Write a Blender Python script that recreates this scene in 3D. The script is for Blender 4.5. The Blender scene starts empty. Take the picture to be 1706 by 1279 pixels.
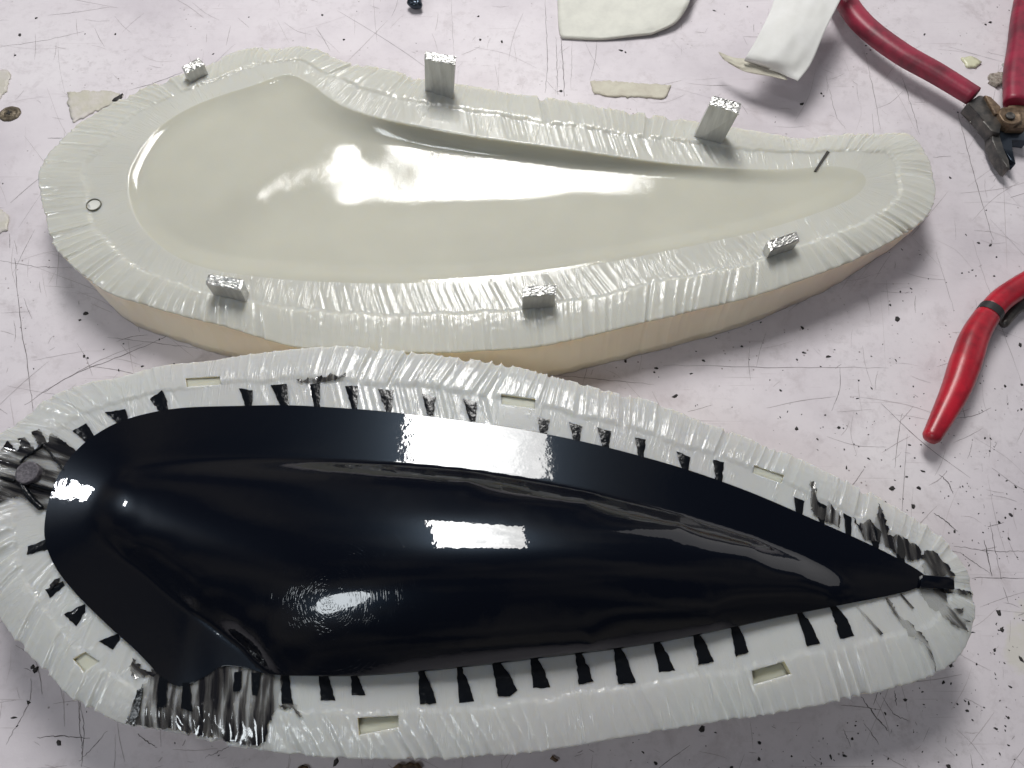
import bpy, bmesh, math, random
import numpy as np
from mathutils import Vector, Matrix
from mathutils.bvhtree import BVHTree
from mathutils.geometry import delaunay_2d_cdt

random.seed(11); rng = np.random.default_rng(11)
scene = bpy.context.scene
COL = scene.collection
R = math.radians

# ------------------------------------------------------------------ camera
TH = R(25.0); DIST = 0.33; FPX = 1281.0; CX, CY = 853.0, 639.5
CAM = np.array([0.0, -DIST*math.sin(TH), DIST*math.cos(TH)])
cd = bpy.data.cameras.new('camera'); cam = bpy.data.objects.new('camera', cd); COL.objects.link(cam)
cam.location = CAM; cam.rotation_euler = (TH, 0, 0)
cd.sensor_width = 36; cd.lens = 36*FPX/1706; cd.clip_start = 0.01; cd.clip_end = 50
scene.camera = cam
scene.view_settings.view_transform = 'Standard'; scene.view_settings.look = 'None'
scene.view_settings.exposure = 0.0; scene.view_settings.gamma = 1.0

def at(px, py, z=0.0):
    dx, dy = (px-CX)/FPX, -(py-CY)/FPX
    d = np.array([dx, dy*math.cos(TH)+math.sin(TH), dy*math.sin(TH)-math.cos(TH)])
    t = (z-CAM[2])/d[2]
    return CAM + d*t
def ats(pts, z=0.0):
    return np.array([at(p[0], p[1], z) for p in pts])

# ------------------------------------------------------------------ world: a dim workshop
world = bpy.data.worlds.new('World'); scene.world = world; world.use_nodes = True
wn = world.node_tree; wn.nodes.clear()
def WN(t, **k):
    n = wn.nodes.new(t)
    for a, b in k.items(): setattr(n, a, b)
    return n
wo = WN('ShaderNodeOutputWorld'); wb = WN('ShaderNodeBackground'); wb.inputs[1].default_value = 1.0
wt = WN('ShaderNodeTexCoord'); wz = WN('ShaderNodeTexNoise'); wz.inputs['Scale'].default_value = 3.0; wz.inputs['Detail'].default_value = 1.5
wr = WN('ShaderNodeValToRGB')
wr.color_ramp.elements[0].position = 0.42; wr.color_ramp.elements[0].color = (0.03, 0.035, 0.05, 1)
wr.color_ramp.elements[1].position = 0.68; wr.color_ramp.elements[1].color = (0.15, 0.14, 0.13, 1)
wn.links.new(wt.outputs['Generated'], wz.inputs['Vector']); wn.links.new(wz.outputs['Fac'], wr.inputs[0])
wn.links.new(wr.outputs[0], wb.inputs[0]); wn.links.new(wb.outputs[0], wo.inputs[0])

# ------------------------------------------------------------------ lamps of the workshop, with an added side fill
def area(name, loc, target, sx, sy, power, color, shape='RECTANGLE'):
    l = bpy.data.lights.new(name, 'AREA'); l.shape = shape; l.size = sx; l.size_y = sy
    l.energy = power; l.color = color
    o = bpy.data.objects.new(name, l); COL.objects.link(o); o.location = loc
    d = Vector(target)-Vector(loc); o.rotation_euler = d.to_track_quat('-Z', 'Y').to_euler()
    return o
PANEL_SLOPE = 0.9
LAMPS = [
 ('ceiling_panel_lamp', (-0.01, 0.50, 0.72), (0, 0, 0.03), 0.23, 0.36, 7.1, (1.0, 0.985, 0.96), 'RECTANGLE'),
 ('work_lamp', (-0.36, -0.45, 0.72), (-0.05, 0, 0.03), 0.14, 0.28, 1.4, (0.90, 0.96, 1.0), 'ELLIPSE'),
 ('side_lamp', (-1.03, 0.285, 0.78), (0, 0, 0), 0.08, 0.06, 1.8, (0.95, 0.97, 1.0), 'RECTANGLE'),
 ('side_fill_light', (1.9, 1.5, 0.9), (0, 0, 0), 2.4, 1.5, 9, (1.0, 0.97, 0.96), 'RECTANGLE'),  # added soft fill from the right, no window known there
]
for a in LAMPS: area(*a)
# the ceiling panel's emission is graded for its reflection: brighter at one end, mottled
_l = bpy.data.lights['ceiling_panel_lamp']; _l.use_nodes = True; _t = _l.node_tree
_e = _t.nodes['Emission']; _g = _t.nodes.new('ShaderNodeNewGeometry'); _n = _t.nodes.new('ShaderNodeTexNoise'); _n.inputs['Scale'].default_value = 5
_t.links.new(_g.outputs['Parametric'], _n.inputs['Vector'])
_s = _t.nodes.new('ShaderNodeSeparateXYZ'); _t.links.new(_g.outputs['Parametric'], _s.inputs[0])
_m = _t.nodes.new('ShaderNodeMath'); _m.operation = 'MULTIPLY_ADD'; _m.inputs[1].default_value = PANEL_SLOPE; _m.inputs[2].default_value = 1.0-PANEL_SLOPE*0.5
_t.links.new(_s.outputs[0], _m.inputs[0])
_q = _t.nodes.new('ShaderNodeMath'); _q.operation = 'MULTIPLY_ADD'; _q.inputs[1].default_value = 1.2; _q.inputs[2].default_value = 0.4; _t.links.new(_n.outputs['Fac'], _q.inputs[0])
_r = _t.nodes.new('ShaderNodeMath'); _r.operation = 'MULTIPLY'; _t.links.new(_m.outputs[0], _r.inputs[0]); _t.links.new(_q.outputs[0], _r.inputs[1])
_t.links.new(_r.outputs[0], _e.inputs['Strength'])

# ------------------------------------------------------------------ materials
def mat(name):
    m = bpy.data.materials.new(name); m.use_nodes = True
    nt = m.node_tree; b = nt.nodes['Principled BSDF']; return m, nt, b
def node(nt, t, **k):
    n = nt.nodes.new(t)
    for a, b in k.items():
        if a.startswith('i_'): n.inputs[a[2:].replace('_', ' ')].default_value = b
        else: setattr(n, a, b)
    return n
def ramp(nt, src, stops):
    r = nt.nodes.new('ShaderNodeValToRGB'); cr = r.color_ramp
    while len(cr.elements) < len(stops): cr.elements.new(0.5)
    for e, (p, c) in zip(cr.elements, stops):
        e.position = p; e.color = c if len(c) == 4 else (*c, 1)
    nt.links.new(src, r.inputs[0]); return r
def mixc(nt, fac, a, b, mode='MIX'):
    m = nt.nodes.new('ShaderNodeMix'); m.data_type = 'RGBA'; m.blend_type = mode
    for i, v in ((0, fac), (6, a), (7, b)):
        if hasattr(v, 'links'): nt.links.new(v, m.inputs[i])
        elif i == 0: m.inputs[0].default_value = v
        else: m.inputs[i].default_value = (*v, 1)
    return m.outputs[2]
def bump(nt, b, src, strength, dist, prev=None):
    n = node(nt, 'ShaderNodeBump'); n.inputs['Strength'].default_value = strength; n.inputs['Distance'].default_value = dist
    nt.links.new(src, n.inputs['Height'])
    if prev: nt.links.new(prev, n.inputs['Normal'])
    nt.links.new(n.outputs[0], b.inputs['Normal']); return n.outputs[0]
def noise(nt, scale, detail=4, rough=0.5, vec=None, dist=0.0):
    n = node(nt, 'ShaderNodeTexNoise'); n.inputs['Scale'].default_value = scale; n.inputs['Detail'].default_value = detail
    n.inputs['Roughness'].default_value = rough; n.inputs['Distortion'].default_value = dist
    if vec is None:
        tc = node(nt, 'ShaderNodeTexCoord'); vec = tc.outputs['Object']
    nt.links.new(vec, n.inputs['Vector']); return n.outputs['Fac']
def mapping(nt, scale=(1, 1, 1), rot=(0, 0, 0), loc=(0, 0, 0)):
    tc = node(nt, 'ShaderNodeTexCoord'); mp = node(nt, 'ShaderNodeMapping')
    mp.inputs['Scale'].default_value = scale; mp.inputs['Rotation'].default_value = rot; mp.inputs['Location'].default_value = loc
    nt.links.new(tc.outputs['Object'], mp.inputs[0]); return mp.outputs[0]

def silicone(name, col, col2, sss=0.006, rough=0.16, w=0.8, streak=0.0, wavy=0.0):
    m, nt, b = mat(name)
    c = ramp(nt, noise(nt, 22, 3, 0.5), [(0.35, col), (0.65, col2)])
    nt.links.new(c.outputs[0], b.inputs['Base Color'])
    b.inputs['Subsurface Weight'].default_value = w; b.inputs['Subsurface Radius'].default_value = (1.0, 0.85, 0.6)
    b.inputs['Subsurface Scale'].default_value = sss
    b.inputs['Roughness'].default_value = rough; b.inputs['IOR'].default_value = 1.43
    last = bump(nt, b, noise(nt, 900, 3, 0.6), 0.06, 0.0002)
    if wavy: last = bump(nt, b, noise(nt, 260, 4, 0.65), wavy, 0.0004, last)
    if streak:
        # knife marks running across the rim: u along the rim, v across it
        uv = node(nt, 'ShaderNodeUVMap'); uv.uv_map = 'rim'
        for sc, lo, hi, st, off in ((600, .56, .66, 1.0, 0.0), (1300, .52, .62, 0.5, 7.7)):
            mp = node(nt, 'ShaderNodeMapping'); mp.inputs['Scale'].default_value = (sc, 0.8, 1); mp.inputs['Location'].default_value = (off, off, 0)
            nt.links.new(uv.outputs[0], mp.inputs[0])
            n = node(nt, 'ShaderNodeTexNoise'); n.inputs['Scale'].default_value = 1.0; n.inputs['Detail'].default_value = 1.5
            nt.links.new(mp.outputs[0], n.inputs['Vector'])
            r = ramp(nt, n.outputs['Fac'], [(lo, (0, 0, 0)), ((lo+hi)/2, (1, 1, 1)), (hi, (0.55, 0.55, 0.55))])
            mk = node(nt, 'ShaderNodeTexNoise'); mk.inputs['Scale'].default_value = 1.0; mk.inputs['Detail'].default_value = 2
            mp2 = node(nt, 'ShaderNodeMapping'); mp2.inputs['Scale'].default_value = (90, 3.0, 1); nt.links.new(uv.outputs[0], mp2.inputs[0]); nt.links.new(mp2.outputs[0], mk.inputs['Vector'])
            mr = ramp(nt, mk.outputs['Fac'], [(0.42, (0, 0, 0)), (0.6, (1, 1, 1))])
            mu = node(nt, 'ShaderNodeMath', operation='MULTIPLY'); nt.links.new(r.outputs[0], mu.inputs[0]); nt.links.new(mr.outputs[0], mu.inputs[1])
            last = bump(nt, b, mu.outputs[0], streak*st, 0.00035, last)
    return m
M_SIL = silicone('milky_silicone', (0.54, 0.54, 0.495), (0.49, 0.49, 0.45), streak=0.38)
M_CAV = silicone('cavity_silicone', (0.505, 0.50, 0.43), (0.465, 0.46, 0.40), rough=0.06, wavy=0.10)
M_SIL2 = silicone('bluish_silicone', (0.485, 0.50, 0.488), (0.475, 0.475, 0.468), streak=0.38)
M_WALL = silicone('cream_silicone', (0.84, 0.78, 0.63), (0.80, 0.72, 0.58), rough=0.4)
M_REC = silicone('yellow_silicone', (0.56, 0.55, 0.44), (0.52, 0.49, 0.38), rough=0.5)

def table_material():
    m, nt, b = mat('scratched_white_laminate')
    big = noise(nt, 9, 5, 0.6)
    c = ramp(nt, big, [(0.3, (0.47, 0.435, 0.47)), (0.5, (0.59, 0.553, 0.585)), (0.72, (0.66, 0.63, 0.655))])
    sm = noise(nt, 45, 8, 0.72, dist=0.4)
    sr = ramp(nt, sm, [(0.56, (0, 0, 0)), (0.74, (1, 1, 1))])
    c1 = mixc(nt, sr.outputs[0], c.outputs[0], (0.45, 0.41, 0.43))
    fm = ramp(nt, noise(nt, 210, 6, 0.75, mapping(nt, (1, 1, 1), (0, 0, 0), (2, 8, 0))), [(0.50, (0, 0, 0)), (0.72, (1, 1, 1))])
    fm2 = ramp(nt, noise(nt, 18, 4, 0.6, mapping(nt, (1, 1, 1), (0, 0, 0), (7, 3, 0))), [(0.4, (0.1, 0.1, 0.1)), (0.65, (0.75, 0.75, 0.75))])
    fmm = node(nt, 'ShaderNodeMath', operation='MULTIPLY'); nt.links.new(fm.outputs[0], fmm.inputs[0]); nt.links.new(fm2.outputs[0], fmm.inputs[1])
    c1 = mixc(nt, fmm.outputs[0], c1, (0.40, 0.37, 0.385))
    # fine hairline scratches in several directions
    out = c1
    for k, (rz, sc) in enumerate([(0.1, (14, 620, 1)), (1.45, (12, 560, 1)), (0.8, (20, 700, 1)), (-0.5, (16, 760, 1)), (2.2, (26, 900, 1))]):
        v = mapping(nt, sc, (0, 0, rz), (k*3.1, k*1.7, 0))
        n = noise(nt, 1.0, 3, 0.5, v, 0.15)
        r = ramp(nt, n, [(0.70, (0, 0, 0)), (0.76, (1, 1, 1))])
        msk = ramp(nt, noise(nt, 16+k*5, 2, 0.5, mapping(nt, (1, 1, 1), (0, 0, 0), (k, k, 0))), [(0.42, (0, 0, 0)), (0.6, (1, 1, 1))])
        mm = node(nt, 'ShaderNodeMath', operation='MULTIPLY'); nt.links.new(r.outputs[0], mm.inputs[0]); nt.links.new(msk.outputs[0], mm.inputs[1])
        m2 = node(nt, 'ShaderNodeMath', operation='MULTIPLY'); nt.links.new(mm.outputs[0], m2.inputs[0]); m2.inputs[1].default_value = 0.55
        out = mixc(nt, m2.outputs[0], out, (0.27, 0.23, 0.23))
    # yellowish glue stains
    st = ramp(nt, noise(nt, 13, 6, 0.65, mapping(nt, (1, 1, 1), (0, 0, 0), (5.3, 2.2, 0))), [(0.66, (0, 0, 0)), (0.70, (1, 1, 1))])
    m3 = node(nt, 'ShaderNodeMath', operation='MULTIPLY'); nt.links.new(st.outputs[0], m3.inputs[0]); m3.inputs[1].default_value = 0.5
    out = mixc(nt, m3.outputs[0], out, (0.56, 0.55, 0.45))
    # peppered grey specks
    vo = node(nt, 'ShaderNodeTexVoronoi'); vo.inputs['Scale'].default_value = 260
    tc = node(nt, 'ShaderNodeTexCoord'); nt.links.new(tc.outputs['Object'], vo.inputs['Vector'])
    vr = ramp(nt, vo.outputs['Distance'], [(0.06, (1, 1, 1)), (0.13, (0, 0, 0))])
    vm = ramp(nt, noise(nt, 30, 3, 0.6, mapping(nt, (1, 1, 1), (0, 0, 0), (9, 1, 0))), [(0.5, (0, 0, 0)), (0.62, (1, 1, 1))])
    m4 = node(nt, 'ShaderNodeMath', operation='MULTIPLY'); nt.links.new(vr.outputs[0], m4.inputs[0]); nt.links.new(vm.outputs[0], m4.inputs[1])
    out = mixc(nt, m4.outputs[0], out, (0.2, 0.17, 0.17))
    nt.links.new(out, b.inputs['Base Color'])
    b.inputs['Roughness'].default_value = 0.5; b.inputs['Specular IOR Level'].default_value = 0.3
    bump(nt, b, noise(nt, 150, 6, 0.6), 0.25, 0.0006)
    return m
M_TABLE = table_material()

def simple(name, col, rough=0.5, metal=0.0, spec=0.5, bumps=None, vary=None, coat=0):
    m, nt, b = mat(name)
    b.inputs['Base Color'].default_value = (*col, 1)
    if vary:
        c2, sc = vary
        c = ramp(nt, noise(nt, sc, 5, 0.65), [(0.4, col), (0.65, c2)]); nt.links.new(c.outputs[0], b.inputs['Base Color'])
    b.inputs['Roughness'].default_value = rough; b.inputs['Metallic'].default_value = metal
    b.inputs['Specular IOR Level'].default_value = spec; b.inputs['Coat Weight'].default_value = coat
    if bumps: bump(nt, b, noise(nt, bumps[0], 5, 0.6), bumps[1], bumps[2])
    return m
M_CUT = simple('sawn_aluminium', (0.70, 0.70, 0.68), 0.35, 1.0, bumps=(700, 0.7, 0.0005), vary=((0.45, 0.45, 0.43), 600))
M_RED = simple('red_grip_vinyl', (0.27, 0.013, 0.042), 0.45, vary=((0.12, 0.010, 0.024), 70), bumps=(250, 0.3, 0.0004))
M_RED2 = simple('bright_red_vinyl', (0.43, 0.012, 0.028), 0.32, vary=((0.22, 0.01, 0.02), 80), bumps=(200, 0.15, 0.0004))
M_STEEL = simple('dark_worn_steel', (0.055, 0.055, 0.055), 0.42, 0.6, vary=((0.12, 0.11, 0.10), 200), bumps=(400, 0.3, 0.0003))
M_BRASS = simple('grimy_brass', (0.22, 0.155, 0.10), 0.5, 0.5, vary=((0.09, 0.06, 0.04), 300), bumps=(350, 0.35, 0.0006))
M_PAPER = simple('white_paper', (0.66, 0.66, 0.65), 0.75, vary=((0.61, 0.61, 0.59), 60), bumps=(120, 0.15, 0.0005))
M_CARD = simple('offwhite_card', (0.57, 0.57, 0.515), 0.6, vary=((0.50, 0.50, 0.455), 90), bumps=(160, 0.35, 0.0007))
M_TAPE = simple('old_masking_tape', (0.50, 0.48, 0.40), 0.7, vary=((0.44, 0.41, 0.34), 150), bumps=(300, 0.6, 0.0007))
M_FLAKE = simple('greenish_glue', (0.47, 0.45, 0.38), 0.5, vary=((0.53, 0.50, 0.48), 110), bumps=(300, 0.6, 0.0007))
M_DIRT = simple('black_grit', (0.02, 0.018, 0.018), 0.7)
M_BROWN = simple('brown_chip', (0.16, 0.10, 0.055), 0.7, vary=((0.05, 0.03, 0.02), 300), bumps=(400, 0.8, 0.001))
M_BAND = simple('black_band', (0.012, 0.012, 0.013), 0.5)
M_INK = simple('dark_cut_mark', (0.03, 0.028, 0.025), 0.5)
M_BOLT = simple('dark_blue_steel', (0.03, 0.04, 0.055), 0.25, 0.7)
M_SCREW = simple('dirty_screw', (0.17, 0.14, 0.10), 0.5, 0.5, vary=((0.07, 0.055, 0.04), 500), bumps=(700, 0.6, 0.0006))
M_CLEAR = simple('clear_yellow_resin', (0.56, 0.56, 0.40), 0.2, bumps=(400, 0.6, 0.0006))
M_PEG = simple('grainy_dark_peg', (0.05, 0.045, 0.055), 0.55, vary=((0.12, 0.11, 0.125), 900), bumps=(900, 0.8, 0.0004))

def alu_side():
    m, nt, b = mat('brushed_aluminium')
    v = mapping(nt, (500, 500, 60))
    c = ramp(nt, noise(nt, 1, 5, 0.6, v), [(0.3, (0.47, 0.47, 0.455)), (0.7, (0.64, 0.64, 0.62))])
    nt.links.new(c.outputs[0], b.inputs['Base Color']); b.inputs['Metallic'].default_value = 0.6
    b.inputs['Roughness'].default_value = 0.42
    bump(nt, b, noise(nt, 1, 4, 0.6, v), 0.3, 0.0003)
    return m
M_ALU = alu_side()

def black_gloss():
    m, nt, b = mat('glossy_black_resin')
    b.inputs['Base Color'].default_value = (0.0014, 0.0019, 0.0042, 1)
    b.inputs['Roughness'].default_value = 0.25; b.inputs['Specular IOR Level'].default_value = 0.08
    b.inputs['Specular Tint'].default_value = (0.55, 0.75, 1.0, 1)
    b.inputs['Coat Weight'].default_value = 1.0; b.inputs['Coat Roughness'].default_value = 0.012; b.inputs['Coat IOR'].default_value = 1.5
    sm = ramp(nt, noise(nt, 28, 6, 0.7, dist=1.0), [(0.45, (0.012, 0.012, 0.012)), (0.75, (0.07, 0.07, 0.07))]); nt.links.new(sm.outputs[0], b.inputs['Coat Roughness'])
    # polishing swirl scratches, arcs centred on the work lamp's highlight to imitate its glints
    p = at(550, 1005, 0.05)
    v = mapping(nt, (1, 1, 0.0), (0, 0, 0), (-p[0], -p[1], 0))
    sx = node(nt, 'ShaderNodeSeparateXYZ'); nt.links.new(v, sx.inputs[0])
    at2 = node(nt, 'ShaderNodeMath', operation='ARCTAN2'); nt.links.new(sx.outputs[1], at2.inputs[0]); nt.links.new(sx.outputs[0], at2.inputs[1])
    l0 = node(nt, 'ShaderNodeVectorMath', operation='LENGTH'); nt.links.new(v, l0.inputs[0])
    l1 = node(nt, 'ShaderNodeMath', operation='MULTIPLY'); nt.links.new(l0.outputs['Value'], l1.inputs[0]); l1.inputs[1].default_value = 2600
    a1 = node(nt, 'ShaderNodeMath', operation='MULTIPLY'); nt.links.new(at2.outputs[0], a1.inputs[0]); a1.inputs[1].default_value = 3.0
    cx = node(nt, 'ShaderNodeCombineXYZ'); nt.links.new(l1.outputs[0], cx.inputs[0]); nt.links.new(a1.outputs[0], cx.inputs[1])
    w = node(nt, 'ShaderNodeTexNoise'); w.inputs['Scale'].default_value = 1.0; w.inputs['Detail'].default_value = 2; nt.links.new(cx.outputs[0], w.inputs['Vector'])
    ln = node(nt, 'ShaderNodeVectorMath', operation='LENGTH'); nt.links.new(v, ln.inputs[0])
    f = ramp(nt, ln.outputs['Value'], [(0.008, (1, 1, 1)), (0.034, (0, 0, 0))])
    nz = ramp(nt, noise(nt, 220, 3, 0.6), [(0.4, (0, 0, 0)), (0.6, (1, 1, 1))])
    a = node(nt, 'ShaderNodeMath', operation='MULTIPLY'); wr_ = ramp(nt, w.outputs['Fac'], [(0.55, (0, 0, 0)), (0.68, (1, 1, 1))]); nt.links.new(wr_.outputs[0], a.inputs[0]); nt.links.new(f.outputs[0], a.inputs[1])
    a2 = node(nt, 'ShaderNodeMath', operation='MULTIPLY'); nt.links.new(a.outputs[0], a2.inputs[0]); nt.links.new(nz.outputs[0], a2.inputs[1])
    bn = bump(nt, b, a2.outputs[0], 0.3, 0.00007)
    wv = noise(nt, 160, 3, 0.55)
    b2 = node(nt, 'ShaderNodeBump'); b2.inputs['Strength'].default_value = 0.7; b2.inputs['Distance'].default_value = 0.00008
    nt.links.new(wv, b2.inputs['Height']); nt.links.new(bn, b2.inputs['Normal'])
    nt.links.new(b2.outputs[0], b.inputs['Coat Normal'])
    return m
M_BLACK = black_gloss()
def tooth_mat():
    m, nt, b = mat('thin_black_resin')
    b.inputs['Base Color'].default_value = (0.003, 0.004, 0.006, 1); b.inputs['Roughness'].default_value = 0.2; b.inputs['Specular IOR Level'].default_value = 0.35
    bump(nt, b, noise(nt, 500, 3, 0.5), 0.5, 0.0005)
    return m
M_TOOTH = tooth_mat()
def film_mat():
    m, nt, b = mat('smoky_resin_film')
    uv = node(nt, 'ShaderNodeUVMap'); uv.uv_map = 'along'
    mp = node(nt, 'ShaderNodeMapping'); mp.inputs['Scale'].default_value = (1.0, 0.12, 1); nt.links.new(uv.outputs[0], mp.inputs[0])
    n = node(nt, 'ShaderNodeTexNoise'); n.inputs['Scale'].default_value = 1.0; n.inputs['Detail'].default_value = 3; nt.links.new(mp.outputs[0], n.inputs['Vector'])
    c = ramp(nt, n.outputs['Fac'], [(0.42, (0.008, 0.008, 0.010)), (0.62, (0.14, 0.135, 0.13))]); nt.links.new(c.outputs[0], b.inputs['Base Color'])
    al = ramp(nt, n.outputs['Fac'], [(0.45, (0.96, 0.96, 0.96)), (0.58, (0.14, 0.14, 0.14))]); nt.links.new(al.outputs[0], b.inputs['Alpha'])
    b.inputs['Roughness'].default_value = 0.12; b.inputs['Coat Weight'].default_value = 0.6; b.inputs['Coat Roughness'].default_value = 0.05
    return m
M_FILM = film_mat()
def scratch_mat():
    m, nt, b = mat('scratch_line')
    a = node(nt, 'ShaderNodeAttribute', attribute_name='shade')
    c = ramp(nt, a.outputs['Fac'], [(0.0, (0.035, 0.028, 0.028)), (1.0, (0.42, 0.38, 0.39))]); nt.links.new(c.outputs[0], b.inputs['Base Color'])
    b.inputs['Roughness'].default_value = 0.8
    return m
M_SCR = scratch_mat()

# ------------------------------------------------------------------ helpers
def mesh_obj(name, verts, faces, material, parent=None, smooth=True, mats=None, fmats=None):
    me = bpy.data.meshes.new(name); me.from_pydata([tuple(map(float, v)) for v in verts], [], [tuple(map(int, f)) for f in faces])
    for mm in (mats or [material]): me.materials.append(mm)
    if fmats is not None: me.polygons.foreach_set('material_index', np.array(fmats, dtype=np.int32))
    if smooth: me.polygons.foreach_set('use_smooth', np.ones(len(me.polygons), dtype=bool))
    me.update()
    o = bpy.data.objects.new(name, me); COL.objects.link(o)
    if parent:
        o.parent = parent
        o.matrix_parent_inverse = parent.matrix_world.inverted() if False else Matrix.Translation(-Vector(parent.location))
    return o
def tag(o, label=None, cat=None, group=None, kind=None):
    if label: o['label'] = label
    if cat: o['category'] = cat
    if group: o['group'] = group
    if kind: o['kind'] = kind
    return o
def empty(name, loc):
    o = bpy.data.objects.new(name, None); o.location = Vector([float(c) for c in loc]); o.empty_display_size = 0.01; COL.objects.link(o); return o
def closed_curve(pts, n):
    P = np.array(pts, float); m = len(P); out = []
    for i in range(m):
        p0, p1, p2, p3 = P[i-1], P[i], P[(i+1) % m], P[(i+2) % m]
        for t in np.linspace(0, 1, 24, endpoint=False):
            out.append(0.5*((2*p1)+(-p0+p2)*t+(2*p0-5*p1+4*p2-p3)*t*t+(-p0+3*p1-3*p2+p3)*t**3))
    Q = np.array(out); Qc = np.vstack([Q, Q[:1]])
    L = np.r_[0, np.cumsum(np.linalg.norm(np.diff(Qc, axis=0), axis=1))]
    s = np.linspace(0, L[-1], n, endpoint=False)
    return np.stack([np.interp(s, L, Qc[:, k]) for k in range(Q.shape[1])], 1)
def open_curve(pts, n):
    P = np.array(pts, float); P = np.vstack([2*P[0]-P[1], P, 2*P[-1]-P[-2]]); out = []
    for i in range(1, len(P)-2):
        p0, p1, p2, p3 = P[i-1], P[i], P[i+1], P[i+2]
        for t in np.linspace(0, 1, 16, endpoint=False):
            out.append(0.5*((2*p1)+(-p0+p2)*t+(2*p0-5*p1+4*p2-p3)*t*t+(-p0+3*p1-3*p2+p3)*t**3))
    out.append(P[-2]); Q = np.array(out)
    L = np.r_[0, np.cumsum(np.linalg.norm(np.diff(Q, axis=0), axis=1))]; s = np.linspace(0, L[-1], n)
    return np.stack([np.interp(s, L, Q[:, k]) for k in range(Q.shape[1])], 1)
def csmooth(a, w):
    k = np.hanning(w+2)[1:-1]; k /= k.sum(); n = len(a)
    return np.convolve(np.r_[a[-w:], a, a[:w]], k, 'same')[w:w+n]
def match_inner(outer, inner_px_world, M=3000):
    """for every outer point a monotone partner on the inner loop"""
    I = closed_curve(inner_px_world, M)
    d = ((outer[:, None, :2]-I[None, ::3, :2])**2).sum(2); idx = d.argmin(1)*3.0
    un = np.unwrap(idx*2*np.pi/M)
    if un[-1] < un[0]: I = I[::-1]; d = ((outer[:, None, :2]-I[None, ::3, :2])**2).sum(2); un = np.unwrap(d.argmin(1)*3.0*2*np.pi/M)
    n = len(outer); lin = np.linspace(0, 2*np.pi, n, endpoint=False)
    dev = csmooth(un-lin, max(15, n//14)); u = (lin+dev) % (2*np.pi)
    f = u*M/(2*np.pi); i0 = np.floor(f).astype(int) % M; i1 = (i0+1) % M; fr = (f-np.floor(f))[:, None]
    return I[i0]*(1-fr)+I[i1]*fr
def poly_dist(pts, loop):
    out = np.full(len(pts), 1e9)
    for a, b in zip(loop, np.roll(loop, -1, 0)):
        ab = b-a; L = (ab**2).sum()+1e-18
        t = np.clip(((pts-a)@ab)/L, 0, 1); d = pts-(a+t[:, None]*ab)
        out = np.minimum(out, (d**2).sum(1))
    return np.sqrt(out)
def inside(pts, loop):
    c = np.zeros(len(pts), bool); x, y = pts[:, 0], pts[:, 1]
    for a, b in zip(loop, np.roll(loop, -1, 0)):
        cond = ((a[1] > y) != (b[1] > y))
        xi = (b[0]-a[0])*(y-a[1])/((b[1]-a[1]) if abs(b[1]-a[1]) > 1e-15 else 1e-15)+a[0]
        c ^= cond & (x < xi)
    return c
class TPS:
    def __init__(s, P, v, lam=0.02):
        s.c = P*100; n = len(P); r = np.linalg.norm(s.c[:, None]-s.c[None], axis=2)
        K = np.where(r > 0, r*r*np.log(r+1e-12), 0)+lam*np.eye(n); Q = np.c_[np.ones(n), s.c]
        A = np.block([[K, Q], [Q.T, np.zeros((3, 3))]])
        s.w = np.linalg.solve(A, np.r_[v, 0, 0, 0])
    def __call__(s, P):
        P = P*100; out = np.empty(len(P))
        for i in range(0, len(P), 20000):
            p = P[i:i+20000]; r = np.linalg.norm(p[:, None]-s.c[None], axis=2)
            out[i:i+20000] = np.where(r > 0, r*r*np.log(r+1e-12), 0)@s.w[:-3]+np.c_[np.ones(len(p)), p]@s.w[-3:]
        return out
def tri_region(loop, step, inset=0.45, rings=()):
    """Delaunay mesh of the region inside loop; loop points come first, in order"""
    mn, mx = loop.min(0), loop.max(0)
    X, Y = np.meshgrid(np.arange(mn[0], mx[0], step), np.arange(mn[1], mx[1], step*0.866)); X[1::2] += step/2
    g = np.c_[X.ravel(), Y.ravel()]; g = g[inside(g, loop)]; g = g[poly_dist(g, loop) > step*inset]
    extra = []
    if len(rings):
        T = np.roll(loop, -2, 0)-np.roll(loop, 2, 0); N = np.c_[T[:, 1], -T[:, 0]]; N /= np.linalg.norm(N, axis=1)[:, None]
        if not inside(loop[:1]+N[:1]*0.001, loop)[0]: N = -N
        for k, r_ in enumerate(rings):
            q = (loop+N*r_)[::(2, 3, 4, 5, 5)[min(k, 4)]]; q = q[inside(q, loop)]; q = q[poly_dist(q, loop[::2]) > r_*0.93]; extra.append(q)
        g = g[poly_dist(g, loop[::2]) > rings[-1]+step*0.5]
    pts = np.vstack([loop]+extra+[g]); n = len(loop)
    v, e, f, ov, oe, of = delaunay_2d_cdt([Vector(p) for p in pts], [(i, (i+1) % n) for i in range(n)], [], 1, 1e-9)
    return np.array([tuple(p) for p in v]), [tuple(q) for q in f]

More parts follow.
